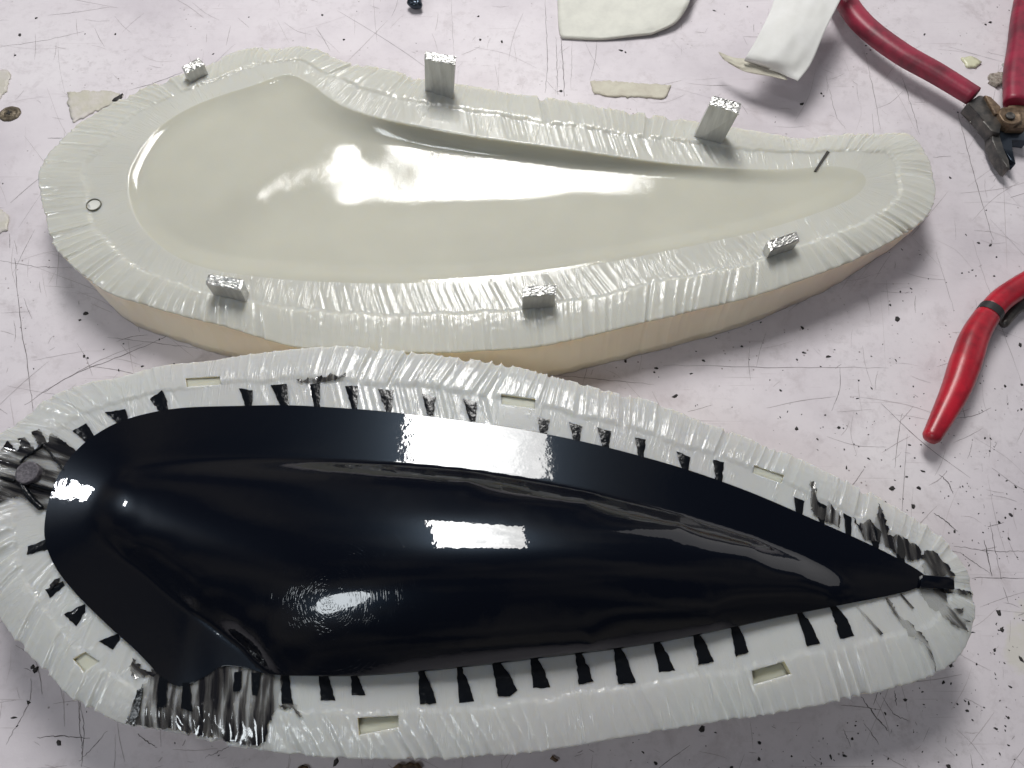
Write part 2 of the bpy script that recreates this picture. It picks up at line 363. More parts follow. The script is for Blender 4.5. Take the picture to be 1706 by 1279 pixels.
def dome_fn(poly, target, power, lam=0.02, ctrl_step=0.008):
    """smooth bulge that is zero on the closed line poly and about target metres high in the middle"""
    g = 0.002; mn, mx = poly.min(0)-2*g, poly.max(0)+2*g
    X, Y = np.meshgrid(np.arange(mn[0], mx[0], g), np.arange(mn[1], mx[1], g)); sh_ = X.shape
    P = np.c_[X.ravel(), Y.ravel()]; ins = inside(P, poly).reshape(sh_)
    u = np.zeros(sh_); par = (np.indices(sh_).sum(0) % 2).astype(bool)
    for it in range(500):
        for c_ in (par, ~par):
            nb_ = (np.roll(u, 1, 0)+np.roll(u, -1, 0)+np.roll(u, 1, 1)+np.roll(u, -1, 1)+g*g)/4
            u = np.where(ins & c_, u+1.85*(nb_-u), u)
    u = np.maximum(u, 0); u = (u/u.max())**power*target
    k = int(ctrl_step/g); sel = np.zeros(sh_, bool); sel[::k, ::k] = True
    d = poly_dist(P, poly).reshape(sh_); sel &= ins & (d > ctrl_step*0.5)
    L = np.linalg.norm(np.diff(np.vstack([poly, poly[:1]]), axis=0), axis=1).sum(); m = max(8, int(L/ctrl_step))
    bd = poly[np.linspace(0, len(poly), m, endpoint=False).astype(int)]
    C = np.vstack([bd, np.c_[X[sel], Y[sel]]]); val = np.r_[np.zeros(m), u[sel]]
    t = TPS(C, val*100, lam)
    return lambda Q: t(Q)/100
def softplus(x, w): return w*np.logaddexp(0, x/w)
def softmin(a, b, w): return b-softplus(b-a, w)

# ------------------------------------------------------------------ flutes (the scalloped knife-cut rim)
def flutes(n, length, mean, jit, amp, seed, width_var=0.5):
    """height profile over the n rim samples, sharp ridges between shallow scallops"""
    r = np.random.default_rng(seed); edges = [0.0]
    while edges[-1] < length: edges.append(edges[-1]+mean*(1+jit*r.uniform(-1, 1)))
    E = np.array(edges)*length/edges[-1]; k = len(E)-1
    a = amp*r.choice([0.15, 0.4, 0.7, 1.3], k, p=[.3, .35, .25, .1])*r.uniform(0.7, 1.2, k); t = amp*r.uniform(-0.35, 0.35, k)*r.choice([0.3, 1, 2], k, p=[.5, .4, .1])
    def f(u):
        u = np.mod(u, length); i = np.clip(np.searchsorted(E, u, side='right')-1, 0, k-1)
        q = (u-E[i])/(E[i+1]-E[i])
        return -a[i]*(4*q*(1-q))**0.75 + t[i]*(q-0.5)
    return f

RIMUV = {}
def put_uv(o, uvr):
    idx = np.empty(len(o.data.loops), dtype=np.int32); o.data.loops.foreach_get('vertex_index', idx)
    full = np.zeros((len(o.data.vertices), 2)); full[:len(uvr)] = uvr
    o.data.uv_layers.new(name='rim').data.foreach_set('uv', full[idx].ravel())
def build_mould(name, outer_px, inner_px, F, n, split, step, mats, seed, slope, wall_inset, amp, inner_flute, base_fn=None):
    O = closed_curve(ats(outer_px, F), n)[:, :2]; I = match_inner(O, ats(inner_px, F)[:, :2])
    L = np.linalg.norm(np.diff(np.vstack([O, O[:1]]), axis=0), axis=1).sum(); u = np.linspace(0, L, n, endpoint=False)
    T = np.roll(O, -3, 0)-np.roll(O, 3, 0); Nn = np.c_[T[:, 1], -T[:, 0]]; Nn /= np.linalg.norm(Nn, axis=1)[:, None]
    cen = O.mean(0)
    if ((O-cen)*Nn).sum() < 0: Nn = -Nn
    Nn = np.c_[csmooth(Nn[:, 0], 41), csmooth(Nn[:, 1], 41)]; Nn /= np.linalg.norm(Nn, axis=1)[:, None]
    f1 = flutes(n, L, 0.0040, 0.45, amp, seed); f2 = flutes(n, L, 0.0027, 0.7, amp*0.6, seed+5); f3 = flutes(n, L, 0.0013, 0.8, amp*0.10, seed+9)
    rr = np.random.default_rng(seed+3)
    def wander(mag, w):
        return csmooth(rr.normal(0, 1, n), w)*mag*math.sqrt(w)
    border = split+wander(0.012, 61)+wander(0.006, 9); slant = wander(0.0016, 400)
    mag = np.clip(0.85+wander(0.25, 90), 0.35, 1.5)
    S = np.r_[0, 0.03, np.linspace(0.07, 0.93, 30), 0.965, 0.985, 1.0]
    rings = []
    for s in S:
        k = np.clip((s-border)/0.05, 0, 1); k = k*k*(3-2*k)                     # past the step
        far = np.clip((s-border)/(1-border), 0, 1)
        uu = u+slant*far*2.2
        z = F + step*k - slope*far*far
        z = z + k*mag*(f1(uu)*(0.55+0.55*far)+f3(uu*1.0+0.001))
        if inner_flute is not None:
            z = z + (1-k)*np.clip(s/0.15, 0, 1)*f2(u+s*0.012)*inner_flute(u/L, O)
        z = z + wander(0.00002, 15)*k
        P = I*(1-s)+O*s + Nn*((f1(uu)*1.1+amp*0.5)*mag*np.clip((far-0.55)/0.45, 0, 1)**2)[:, None]
        rings.append(np.c_[P, z])
    fl = [0]*((len(rings)-1)*n)
    edge = rings[-1]
    inset = wall_inset(u/L, O)
    H = edge[:, 2]
    for q, (dn, ins) in enumerate([(0.0006, -0.0002), (0.0014, 0.0), (0.0035, 0.0), (0.008, 0.12), (0.014, 0.35), (0.020, 0.7), (0.0, 1.0)]):
        zz = H-dn if q < 6 else np.full(n, 0.0004)
        zz = np.maximum(zz, 0.0004)
        wob = csmooth(rr.normal(0, 1, n), 25)*0.0006
        base = edge[:, :2]*(1-min(1, q/3))+O*min(1, q/3)
        off = -ins if q == 0 else -ins*inset
        rings.append(np.c_[base+Nn*(off if q else np.full(n, 0.0002))[:, None]+Nn*(wob*min(1, q/3))[:, None], zz])
        fl += [0 if q < 2 else 1]*n
    V = np.vstack(rings); faces = []
    for r in range(len(rings)-1):
        a = r*n+np.arange(n); b = r*n+(np.arange(n)+1) % n
        faces += list(zip(a, b, b+n, a+n))
    ccw = (O[:, 0]*np.roll(O[:, 1], -1)-np.roll(O[:, 0], -1)*O[:, 1]).sum() > 0
    # rings go inward to outward: for a ccw loop (a, a+n, b+n, b) faces up
    faces = [(f[0], f[3], f[2], f[1]) for f in faces] if ccw else faces
    last = (len(rings)-1)*n; bl = [last+i for i in range(n)]
    faces.append(tuple(bl[::-1] if ccw else bl)); fl.append(1)
    uvr = np.zeros((len(V), 2)); nr = len(rings)
    uvr[:, 0] = np.tile(u, nr); uvr[:, 1] = np.repeat(np.r_[S, np.full(nr-len(S), 1.05)], n)
    RIMUV[name] = uvr
    return V, faces, fl, I, O, Nn, rings, ccw

# ------------------------------------------------------------------ table
def table():
    s = 1.6
    vs = [(-s, -s, 0), (s, -s, 0), (s, s, 0), (-s, s, 0), (-s, -s, -0.03), (s, -s, -0.03), (s, s, -0.03), (-s, s, -0.03)]
    fs = [(0, 1, 2, 3), (7, 6, 5, 4), (0, 4, 5, 1), (1, 5, 6, 2), (2, 6, 7, 3), (3, 7, 4, 0)]
    t = mesh_obj('workbench_top', vs, fs, M_TABLE, smooth=False); tag(t, kind='structure')
table()

# ------------------------------------------------------------------ upper mould half with the cavity
F1 = 0.026
OUT1 = [(62,300),(70,265),(100,230),(125,205),(150,190),(190,165),(215,155),(250,137),(300,121),(345,105),(380,87),(420,76),(460,78),(500,73),(530,79),(560,95),(600,104),(650,113),(700,128),(750,135),(800,142),(850,152),(900,158),(950,165),(1000,175),(1050,182),(1100,190),(1150,197),(1200,205),(1250,213),(1300,222),(1340,228),(1380,223),(1430,219),(1480,219),(1515,220),(1540,245),(1555,280),(1560,320),(1550,350),(1525,374),(1480,400),(1430,426),(1350,457),(1250,490),(1150,514),(1050,538),(950,562),(880,575),(800,580),(720,583),(640,584),(560,582),(500,575),(440,560),(370,538),(300,520),(240,503),(190,488),(150,465),(110,430),(85,400),(75,360)]
LIP1 = [(222,270),(214,310),(222,350),(240,382),(285,422),(350,448),(450,463),(550,470),(650,472),(750,469),(850,461),(950,448),(1050,430),(1150,410),(1250,388),(1340,362),(1410,335),(1440,310),(1435,288),(1390,277),(1300,282),(1200,279),(1100,270),(1000,256),(900,242),(800,228),(720,214),(640,198),(580,180),(545,160),(515,138),(478,124),(430,139),(330,173),(262,215)]
def inset1(t, O):
    # the cut wall leans in a little under the rim, more on the far side
    return -0.0035+np.clip((O[:, 1]-0.02)/0.05, 0, 1)*0.0085
def iflute1(t, O):
    near = O[:, 1] < at(853, 470, F1)[1]; xa = at(480, 560, F1)[0]
    w = np.where(near, np.clip((O[:, 0]-xa)/0.03, 0.15, 1), 0.0)
    far = (~near) & (O[:, 0] > at(780, 200, F1)[0]) & (O[:, 0] < at(1240, 200, F1)[0])
    return csmooth(np.where(far, 0.8, w)+0.12, 61)
n1 = 2800
V, Fc, fl, I1, O1, N1, rings1, ccw1 = build_mould('m', OUT1, LIP1, F1, n1, 0.45, 0.0007, None, 3, 0.0018, inset1, 0.0008, iflute1)
# cavity
lipd = I1.copy(); lips = I1[::2]
CAV = [(830,262,7.6),(830,290,8.8),(830,320,9.6),(830,350,9.0),(830,400,5.6),(830,440,3.2),(700,240,7.9),(700,290,9.3),(700,325,9.8),(700,360,9.0),(700,400,5.9),(700,440,3.6),
 (400,343,2.9),(400,315,2.2),(450,332,4.6),(450,295,3.7),(500,322,6.1),(500,285,5.3),(500,375,5.2),(560,310,7.5),(560,265,6.6),(560,350,7.2),(600,300,8.3),(600,250,7.5),(600,335,8.6),(650,285,9.0),(600,400,6.0),(600,440,3.7),
 (500,430,3.4),(420,400,3.6),(545,200,4.8),(500,235,4.6),(440,250,3.2),(360,300,2.8),(350,380,2.8),
 (305,300,2.3),(310,350,2.5),(330,240,2.2),(430,190,2.3),(490,158,2.3),(262,290,2.2),(262,340,2.3),(350,420,2.9),(950,266,6.3),(950,285,7.5),(950,310,8.0),(950,345,7.2),(950,400,3.9),(950,430,2.6),(1070,285,5.0),(1070,305,5.3),
 (1070,350,4.4),(1070,400,2.5),(1200,300,3.0),(1200,350,2.4),(1300,310,1.5),(1300,350,1.2),(1400,300,.5),(222,310,2.2),(478,132,2.4),(1430,310,.3),(620,205,4.7),(590,190,4.2)]
cavt = TPS(np.array([at(a, b, F1-d/1000)[:2] for a, b, d in CAV]), np.array([d/10 for a, b, d in CAV]), 0.4)
rad = [(220,310,7),(300,420,10),(500,465,13),(900,455,13),(1300,380,11),(1430,310,9),(1200,281,5),(900,242,4),(760,222,4.5),(650,200,8),(590,186,12),(530,150,14),(480,130,13),(400,150,12),(270,210,9),(700,350,10)]
cavr = TPS(np.array([at(a, b, F1)[:2] for a, b, d in rad]), np.array([d/10 for a, b, d in rad]), 0.1)
pts, tris = tri_region(lipd, 0.0012, 0.3, (0.0004, 0.0009, 0.0016, 0.0025, 0.0036))
nl = len(lipd)
def cav_z(P):
    d = poly_dist(P, lips)
    r = np.clip(cavr(P)/100, 0.002, 0.014); k = np.clip(d/r, 0, 1)
    # crisp lip at the left and far side, a lip that melts away at the near side and the right end
    ya = at(853, 330, F1)[1]; soft = np.clip((ya-P[:, 1])/0.02, 0, 1); soft = np.maximum(soft, np.clip((P[:, 0]-at(1150, 300, F1)[0])/0.04, 0, 1))
    soft = np.maximum(soft*np.clip((P[:, 0]-at(230, 300, F1)[0])/0.03, 0, 1), 0)
    prof = (1-soft)*(1-(1-k)**2.2)+soft*(k*k*(3-2*k))
    return F1 - np.maximum(cavt(P)/100, 0.0003)*prof
z = cav_z(pts); z[:nl] = F1
off = len(V); extra = np.c_[pts[nl:], z[nl:]]
V = np.vstack([V, extra])
mp = lambda i: i if i < nl else off+i-nl
ftri = []
for t in tris:
    a, b, c = [pts[i] for i in t]
    if (b[0]-a[0])*(c[1]-a[1])-(b[1]-a[1])*(c[0]-a[0]) < 0: t = t[::-1]
    ftri.append(tuple(mp(i) for i in t))
fl1 = fl+[2]*len(ftri); Fc1 = Fc+ftri
root1 = empty('silicone_mould', (*O1.mean(0), 0)); tag(root1, 'farther half of the silicone mould, its hollow cavity open, metal pegs in its rim', 'mould', 'halves of the silicone mould')
body1 = mesh_obj('mould_body', V, Fc1, None, root1, mats=[M_SIL, M_WALL, M_CAV], fmats=fl1)
put_uv(body1, RIMUV['m'])
bvh1 = BVHTree.FromPolygons([tuple(v) for v in V], Fc1)

# ------------------------------------------------------------------ lower mould half that carries the casting
F2 = 0.034
OUT2 = [(-42,760),(-12,725),(35,695),(70,664),(110,645),(150,633),(200,625),(250,610),(300,602),(350,597),(420,586),(500,578),(570,573),(640,578),(700,585),(780,595),(850,606),(900,618),(960,634),(1010,648),(1080,664),(1130,683),(1180,703),(1230,719),(1280,741),(1330,760),(1380,784),(1430,806),(1480,834),(1530,862),(1570,890),(1600,925),(1620,960),(1628,1010),(1625,1045),(1605,1088),(1565,1120),(1490,1144),(1400,1165),(1300,1185),(1200,1200),(1100,1215),(1000,1234),(900,1250),(800,1258),(700,1263),(600,1262),(500,1256),(420,1246),(370,1238),(300,1220),(210,1207),(165,1188),(120,1165),(80,1125),(35,1080),(5,1040),(-25,990),(-42,900),(-48,820)]
PART = [(78,900),(79,860),(89,820),(105,785),(130,752),(160,727),(200,705),(250,690),(310,681),(400,678),(480,677),(560,681),(640,687),(700,694),(780,704),(860,716),(960,735),(1050,757),(1150,786),(1250,822),(1350,865),(1440,905),(1500,935),(1536,957),(1541,970),(1525,980),(1490,990),(1400,1008),(1300,1028),(1200,1050),(1100,1070),(1000,1085),(900,1097),(800,1109),(700,1119),(600,1126),(500,1126),(445,1122),(410,1112),(372,1110),(345,1126),(320,1138),(298,1143),(272,1128),(230,1085),(180,1040),(130,990),(95,945)]
pc = np.array(PART, float).mean(0)
def shrink(pts, px):
    P = np.array(pts, float); T = np.roll(P, -1, 0)-np.roll(P, 1, 0); N = np.c_[T[:, 1], -T[:, 0]]; N /= np.linalg.norm(N, axis=1)[:, None]
    if ((P-pc)*N).sum() < 0: N = -N
    return P-N*px
INN2 = shrink(PART, 6)
def inset2(t, O): return np.full(len(O), 0.007)
def iflute2(t, O):
    left = (O[:, 0] < at(230, 900, F2)[0])*0.5
    top = (O[:, 1] > at(853, 800, F2)[1]) & (O[:, 0] > at(440, 600, F2)[0]) & (O[:, 0] < at(830, 600, F2)[0])
    return csmooth(0.05+left+top*0.8, 61)
n2 = 2800
V2, Fc2, fl2, I2, O2, N2, rings2, ccw2 = build_mould('m2', OUT2, INN2, F2, n2, 0.46, 0.0005, None, 17, 0.0022, inset2, 0.0008, iflute2)
cap = list(range(n2)); Fc2 = Fc2+[tuple(cap if ccw2 else cap[::-1])]; fl2 = fl2+[0]
root2 = empty('silicone_mould', (*O2.mean(0), 0)); tag(root2, 'nearer half of the silicone mould carrying the glossy black casting', 'mould', 'halves of the silicone mould')
body2 = mesh_obj('mould_body', V2, Fc2, None, root2, mats=[M_SIL2, M_WALL, M_REC], fmats=fl2)
put_uv(body2, RIMUV['m2'])
# rectangular peg sockets
SOCK = [[(309,630),(366,627),(369,640),(312,645)],[(835,657),(892,665),(891,680),(836,673)],[(1256,775),(1306,792),(1302,805),(1254,788)],
        [(596,1196),(664,1192),(664,1211),(598,1224)],[(1252,1118),(1306,1102),(1318,1122),(1256,1140)],[(122,1098),(142,1086),(165,1102),(140,1120)]]
cut_v, cut_f = [], []
SDEP = [0.0007, 0.0009, 0.0005, 0.0022, 0.0028, 0.0008]
for q, sd_ in zip(SOCK, SDEP):
    P = ats(q, F2)[:, :2]; b = len(cut_v)
    if (P[:, 0]*np.roll(P[:, 1], -1)-np.roll(P[:, 0], -1)*P[:, 1]).sum() < 0: P = P[::-1]
    for zz in (F2-sd_-0.0012, F2+0.01): cut_v += [(p[0], p[1], zz) for p in P]
    cut_f += [(b+3, b+2, b+1, b), (b+4, b+5, b+6, b+7)]+[(b+i, b+(i+1) % 4, b+4+(i+1) % 4, b+4+i) for i in range(4)]
cutter = mesh_obj('cutter', cut_v, cut_f, M_REC, smooth=False)
cutter.data.materials.clear(); [cutter.data.materials.append(m) for m in (M_SIL2, M_WALL, M_REC)]
cutter.data.polygons.foreach_set('material_index', np.full(len(cut_f), 2, dtype=np.int32))
inv = body2.matrix_parent_inverse.copy(); body2.parent = None; body2.matrix_parent_inverse = Matrix.Identity(4)
md = body2.modifiers.new('sockets', 'BOOLEAN'); md.operation = 'DIFFERENCE'; md.object = cutter; md.solver = 'EXACT'
bpy.context.view_layer.update()
dg = bpy.context.evaluated_depsgraph_get(); nm = bpy.data.meshes.new_from_object(body2.evaluated_get(dg))
body2.modifiers.clear(); print('boolean', len(body2.data.polygons), len(nm.polygons)); old = body2.data; body2.data = nm; bpy.data.meshes.remove(old); nm.name = 'mould_body'
body2.parent = root2; body2.matrix_parent_inverse = inv
bpy.data.objects.remove(cutter)
for q, sd_ in zip(SOCK, SDEP):      # the floor of each socket, a slightly sunk yellowed face
    P = ats(np.array(q, float), F2)[:, :2]; c = P.mean(0); P = c+(P-c)*0.985
    if (P[:, 0]*np.roll(P[:, 1], -1)-np.roll(P[:, 0], -1)*P[:, 1]).sum() < 0: P = P[::-1]
    vs = [(p[0], p[1], F2-sd_) for p in P]+[(p[0], p[1], F2-sd_-0.0011) for p in P]
    mesh_obj('peg_socket', vs, [(0, 1, 2, 3), (7, 6, 5, 4)]+[(i+4, (i+1) % 4+4, (i+1) % 4, i) for i in range(4)], M_REC, root2, smooth=False)
me2 = body2.data
bvh2 = BVHTree.FromPolygons([tuple(v) for v in V2], Fc2)
def drop(bvh, x, y, default):
    h = bvh.ray_cast(Vector((x, y, 0.2)), Vector((0, 0, -1)))
    return h[0].z if h[0] is not None else default

# ------------------------------------------------------------------ black casting
cast = empty('black_casting', at(700, 900, F2)); tag(cast, 'glossy black cast mirror cover shaped like a teardrop, lying in the nearer mould half', 'casting')
ploop = closed_curve(ats(PART, F2)[:, :2], 900)
DOMEP = [(150,870),(158,830),(190,795),(250,772),(400,765),(600,770),(800,788),(950,814),(1100,850),(1250,895),(1400,952),(1462,984),(1460,1006),(1400,1022),(1300,1043),(1200,1066),(1100,1087),(1000,1104),(900,1117),(800,1130),(700,1140),(600,1147),(500,1145),(445,1124),(400,1080),(310,1012),(235,950),(175,905)]
dpoly = closed_curve(ats(DOMEP, F2+0.003)[:, :2], 600)
bulge0 = dome_fn(dpoly, 0.0165, 0.76)
dyc = at(700, 997, F2+0.015)[1]; dxc = at(650, 960, F2+0.015)[0]
bulge = lambda Q: bulge0(Q)*(1-8.0*(softplus(Q[:, 1]-dyc, 0.010)-0.010))*(1+3.3*(Q[:, 0]-dxc))
# signed distance to the outline on a grid, blurred, so the brim has no ridge lines
_g = 0.001; _mn = ploop.min(0)-0.012; _mx = ploop.max(0)+0.012
_X, _Y = np.meshgrid(np.arange(_mn[0], _mx[0], _g), np.arange(_mn[1], _mx[1], _g)); _P = np.c_[_X.ravel(), _Y.ravel()]
_D = (poly_dist(_P, ploop)*np.where(inside(_P, ploop), 1, -1)).reshape(_X.shape)
_B = softmin(0.17*_D, np.full(_D.shape, 0.0046), 0.0006)
for _ in range(26):
    for ax in (0, 1): _B = (np.roll(_B, 1, ax)+2*_B+np.roll(_B, -1, ax))/4
_Gy, _Gx = np.gradient(_B, _g)
def gridval(A, P):
    fx = (P[:, 0]-_mn[0])/_g; fy = (P[:, 1]-_mn[1])/_g; ix = fx.astype(int); iy = fy.astype(int); tx = fx-ix; ty = fy-iy
    return (A[iy, ix]*(1-tx)+A[iy, ix+1]*tx)*(1-ty)+(A[iy+1, ix]*(1-tx)+A[iy+1, ix+1]*tx)*ty
def part_b(P): return softplus(bulge(P)-0.0003, 0.0004)
def cover_z(P): return F2+0.0012+gridval(_B, P)+part_b(P)
bp, bt = tri_region(ploop, 0.0012, 0.5)
z = cover_z(bp); nb = len(ploop)
e = 4e-4
def grad(P):
    return gridval(_Gx, P)+(part_b(P+[e, 0])-part_b(P-[e, 0]))/(2*e), gridval(_Gy, P)+(part_b(P+[0, e])-part_b(P-[0, e]))/(2*e)
gx, gy = grad(bp)
bt = [t if (bp[t[1]][0]-bp[t[0]][0])*(bp[t[2]][1]-bp[t[0]][1])-(bp[t[1]][1]-bp[t[0]][1])*(bp[t[2]][0]-bp[t[0]][0]) > 0 else t[::-1] for t in bt]
Vb = np.c_[bp, z]; low = np.c_[ploop, np.full(nb, F2-0.0012)]; o_ = len(Vb); Vb = np.vstack([Vb, low])
ccwp = (ploop[:, 0]*np.roll(ploop[:, 1], -1)-np.roll(ploop[:, 0], -1)*ploop[:, 1]).sum() > 0
sk = [(o_+i, o_+(i+1) % nb, (i+1) % nb, i) for i in range(nb)]
if not ccwp: sk = [s[::-1] for s in sk]
shell = mesh_obj('cover_shell', Vb, bt+sk, M_BLACK, cast)
nrm = np.c_[-gx, -gy, np.ones(len(gx))]; nrm /= np.linalg.norm(nrm, axis=1)[:, None]
vn = [tuple(a) for a in nrm]
outn = []
for i in range(nb):
    tt = ploop[(i+1) % nb]-ploop[i-1]; nn = np.array([tt[1], -tt[0]]); nn /= np.linalg.norm(nn); nn = nn if ccwp else -nn
    outn.append((nn[0], nn[1], 0.0))
shell.data.normals_split_custom_set_from_vertices(vn+outn)

# wedge-shaped resin tabs in the vents all round the casting: outer-left, outer-right, inner-right, inner-left
TAB = [[(121,718),(144,705),(160,731),(149,741)],[(175,687),(209,682),(217,706),(204,712)],[(250,665),(270,650),(277,664),(283,693),(273,695)],[(398,647),(421,650),(420,681),(411,681)],
 [(451,642),(478,640),(482,680),(470,680)],[(516,640),(533,637),(533,681),(524,681)],[(575,643),(596,643),(595,685),(587,684)],[(630,648),(656,650),(652,690),(644,689)],
 [(703,657),(726,662),(721,698),(714,696)],[(771,664),(795,671),(791,707),(784,706)],[(896,695),(916,699),(911,728),(900,726)],[(948,703),(970,711),(965,738),(956,737)],
 [(995,712),(1018,718),(1014,750),(1005,748)],[(1058,729),(1076,732),(1072,765),(1064,763)],[(1127,752),(1150,762),(1146,787),(1138,785)],[(1188,766),(1206,770),(1202,806),(1192,803)],
 [(1323,828),(1340,835),(1335,860),(1327,856)],[(1359,834),(1377,843),(1373,876),(1365,872)],[(1405,855),(1418,862),(1417,894),(1409,892)],[(1449,868),(1468,887),(1462,918),(1453,913)],
 [(1495,891),(1511,906),(1505,940),(1494,934)],
 [(1382,1008),(1392,1008),(1412,1032),(1423,1059),(1400,1064)],[(1326,1018),(1334,1018),(1352,1042),(1366,1072),(1345,1077)],[(1216,1044),(1228,1042),(1240,1064),(1247,1086),(1226,1094)],
 [(1154,1056),(1163,1054),(1178,1076),(1189,1102),(1163,1108)],[(1087,1067),(1097,1065),(1112,1088),(1125,1117),(1098,1120)],[(1021,1076),(1031,1075),(1046,1100),(1059,1137),(1030,1139)],
 [(958,1084),(966,1084),(979,1108),(989,1135),(964,1140)],[(883,1094),(893,1093),(907,1116),(917,1145),(888,1146)],[(819,1102),(831,1101),(848,1122),(862,1150),(849,1160),(830,1160)],
 [(761,1111),(769,1110),(780,1138),(790,1168),(765,1171)],[(697,1116),(706,1115),(718,1143),(727,1171),(700,1173)],[(585,1122),(595,1121),(603,1142),(609,1158),(586,1158)],
 [(531,1122),(546,1122),(553,1146),(559,1167),(534,1167)],[(468,1120),(481,1120),(485,1150),(489,1174),(470,1173)],
 [(80,898),(47,910),(45,924),(80,915)],[(105,968),(75,982),(83,996),(108,975)],[(142,1006),(107,1023),(127,1043),(142,1020)],[(197,1055),(165,1068),(188,1082),(200,1066)]]
def conform_piece(name, poly_px, bvh, F, lift, thick, material, parent, step=0.0012, ragged=0.0, uvdir=None, dome=0.0, pleat=0.0):
    P = ats(poly_px, F)[:, :2]
    m = len(P); loop = []
    for i in range(m):
        a, b = P[i], P[(i+1) % m]; k = max(1, int(np.linalg.norm(b-a)/step))
        for j in range(k):
            p = a+(b-a)*j/k
            if j and ragged: p = p+rng.normal(0, ragged, 2)
            loop.append(p)
    loop = np.array(loop); pts, tri = tri_region(loop, step)
    d = poly_dist(pts, loop)
    zz = np.array([drop(bvh, p[0], p[1], F) for p in pts])
    # let neighbours share a height so a thin sheet bridges the finest grooves
    if material is M_TOOTH:
        A_ = np.c_[pts-pts.mean(0), np.ones(len(pts))]; cf = np.linalg.lstsq(A_, zz, rcond=None)[0]; ex = np.percentile(zz-A_@cf, 97); zz = A_@cf+max(0, ex)
    else:
        w_ = np.exp(-((pts[:, None]-pts[None])**2).sum(2)/(2*0.0012**2)) if len(pts) < 4000 else None
        if w_ is not None: zz = 0.5*zz+0.5*(w_@zz)/w_.sum(1)
    if uvdir is not None and pleat:
        a_ = np.array(uvdir, float); a_ /= np.linalg.norm(a_); ac = pts@np.array([-a_[1], a_[0]]); al_ = pts@a_
        ph = rng.uniform(0, 6.28, 6); fr = rng.uniform(900, 2600, 6); am = rng.uniform(.4, 1, 6)
        zz = zz+pleat*sum(a0*np.sin(f0*ac+p0+al_*140*np.sin(p0)) for f0, p0, a0 in zip(fr, ph, am))/2.0
        zz = zz+pleat*1.0
    top = zz+lift+dome*np.clip(d/0.004, 0, 1)
    tri = [t if (pts[t[1]][0]-pts[t[0]][0])*(pts[t[2]][1]-pts[t[0]][1])-(pts[t[1]][1]-pts[t[0]][1])*(pts[t[2]][0]-pts[t[0]][0]) > 0 else t[::-1] for t in tri]
    n = len(pts); nl = len(loop)
    Vv = np.vstack([np.c_[pts, top], np.c_[pts, top-thick]])
    area = (loop[:, 0]*np.roll(loop[:, 1], -1)-np.roll(loop[:, 0], -1)*loop[:, 1]).sum()
    sd = [(n+i, n+(i+1) % nl, (i+1) % nl, i) for i in range(nl)]
    if area < 0: sd = [s[::-1] for s in sd]
    o = mesh_obj(name, Vv, tri+[tuple(n+i for i in t[::-1]) for t in tri]+sd, material, parent)
    o.data.set_sharp_from_angle(angle=R(50))
    if uvdir is not None:
        a = np.array(uvdir, float); a /= np.linalg.norm(a); b = np.array([-a[1], a[0]])
        uvl = o.data.uv_layers.new(name='along'); co = Vv[:, :2]
        uvs = np.c_[co@b*330, co@a*330]
        idx = np.empty(len(o.data.loops), dtype=np.int32); o.data.loops.foreach_get('vertex_index', idx)
        uvl.data.foreach_set('uv', uvs[idx].ravel())
    return o
for i, q in enumerate(TAB):
    conform_piece('vent_tab', q, bvh2, F2, 0.0001+random.uniform(0, 0.0003), 0.0008, M_TOOTH, cast, 0.0010, 0.00012, None, random.uniform(0.0002, 0.0006))
for q in ([(268,1128),(282,1130),(280,1178),(264,1180)], [(306,1138),(318,1136),(322,1186),(304,1180)], [(392,1120),(404,1118),(402,1150),(390,1152)], [(420,1120),(436,1122),(430,1160),(422,1158)], [(232,1150),(242,1146),(232,1192),(216,1204)]):
    conform_piece('vent_tab', q, bvh2, F2, 0.0010, 0.0007, M_TOOTH, cast, 0.0010, 0.00012, None, 0.0003)
# square tab at the point
def slab(name, q_px, z0, z1, material, parent=None, bev=0.0003, zs=None):
    bm = bmesh.new(); P = ats(q_px, z1)[:, :2]
    if (P[:, 0]*np.roll(P[:, 1], -1)-np.roll(P[:, 0], -1)*P[:, 1]).sum() < 0: P = P[::-1]
    lo = [bm.verts.new((p[0], p[1], z0)) for p in P]; hi = [bm.verts.new((p[0], p[1], z1 if zs is None else zs[i])) for i, p in enumerate(P)]
    bm.faces.new(lo[::-1]); bm.faces.new(hi); k = len(P)
    for i in range(k): bm.faces.new((lo[i], lo[(i+1) % k], hi[(i+1) % k], hi[i]))
    if bev: bmesh.ops.bevel(bm, geom=bm.edges[:], offset=bev, segments=2, affect='EDGES', profile=0.5)
    me = bpy.data.meshes.new(name); bm.to_mesh(me); bm.free(); me.materials.append(material)
    me.polygons.foreach_set('use_smooth', np.ones(len(me.polygons), dtype=bool))
    try: me.set_sharp_from_angle(angle=R(40))
    except Exception: pass
    o = bpy.data.objects.new(name, me); COL.objects.link(o)
    if parent: o.parent = parent; o.matrix_parent_inverse = Matrix.Translation(-Vector(parent.location))
    return o
slab('end_tab', [(1536,957),(1590,961),(1591,982),(1533,979)], F2-0.001, F2+0.0022, M_BLACK, cast)
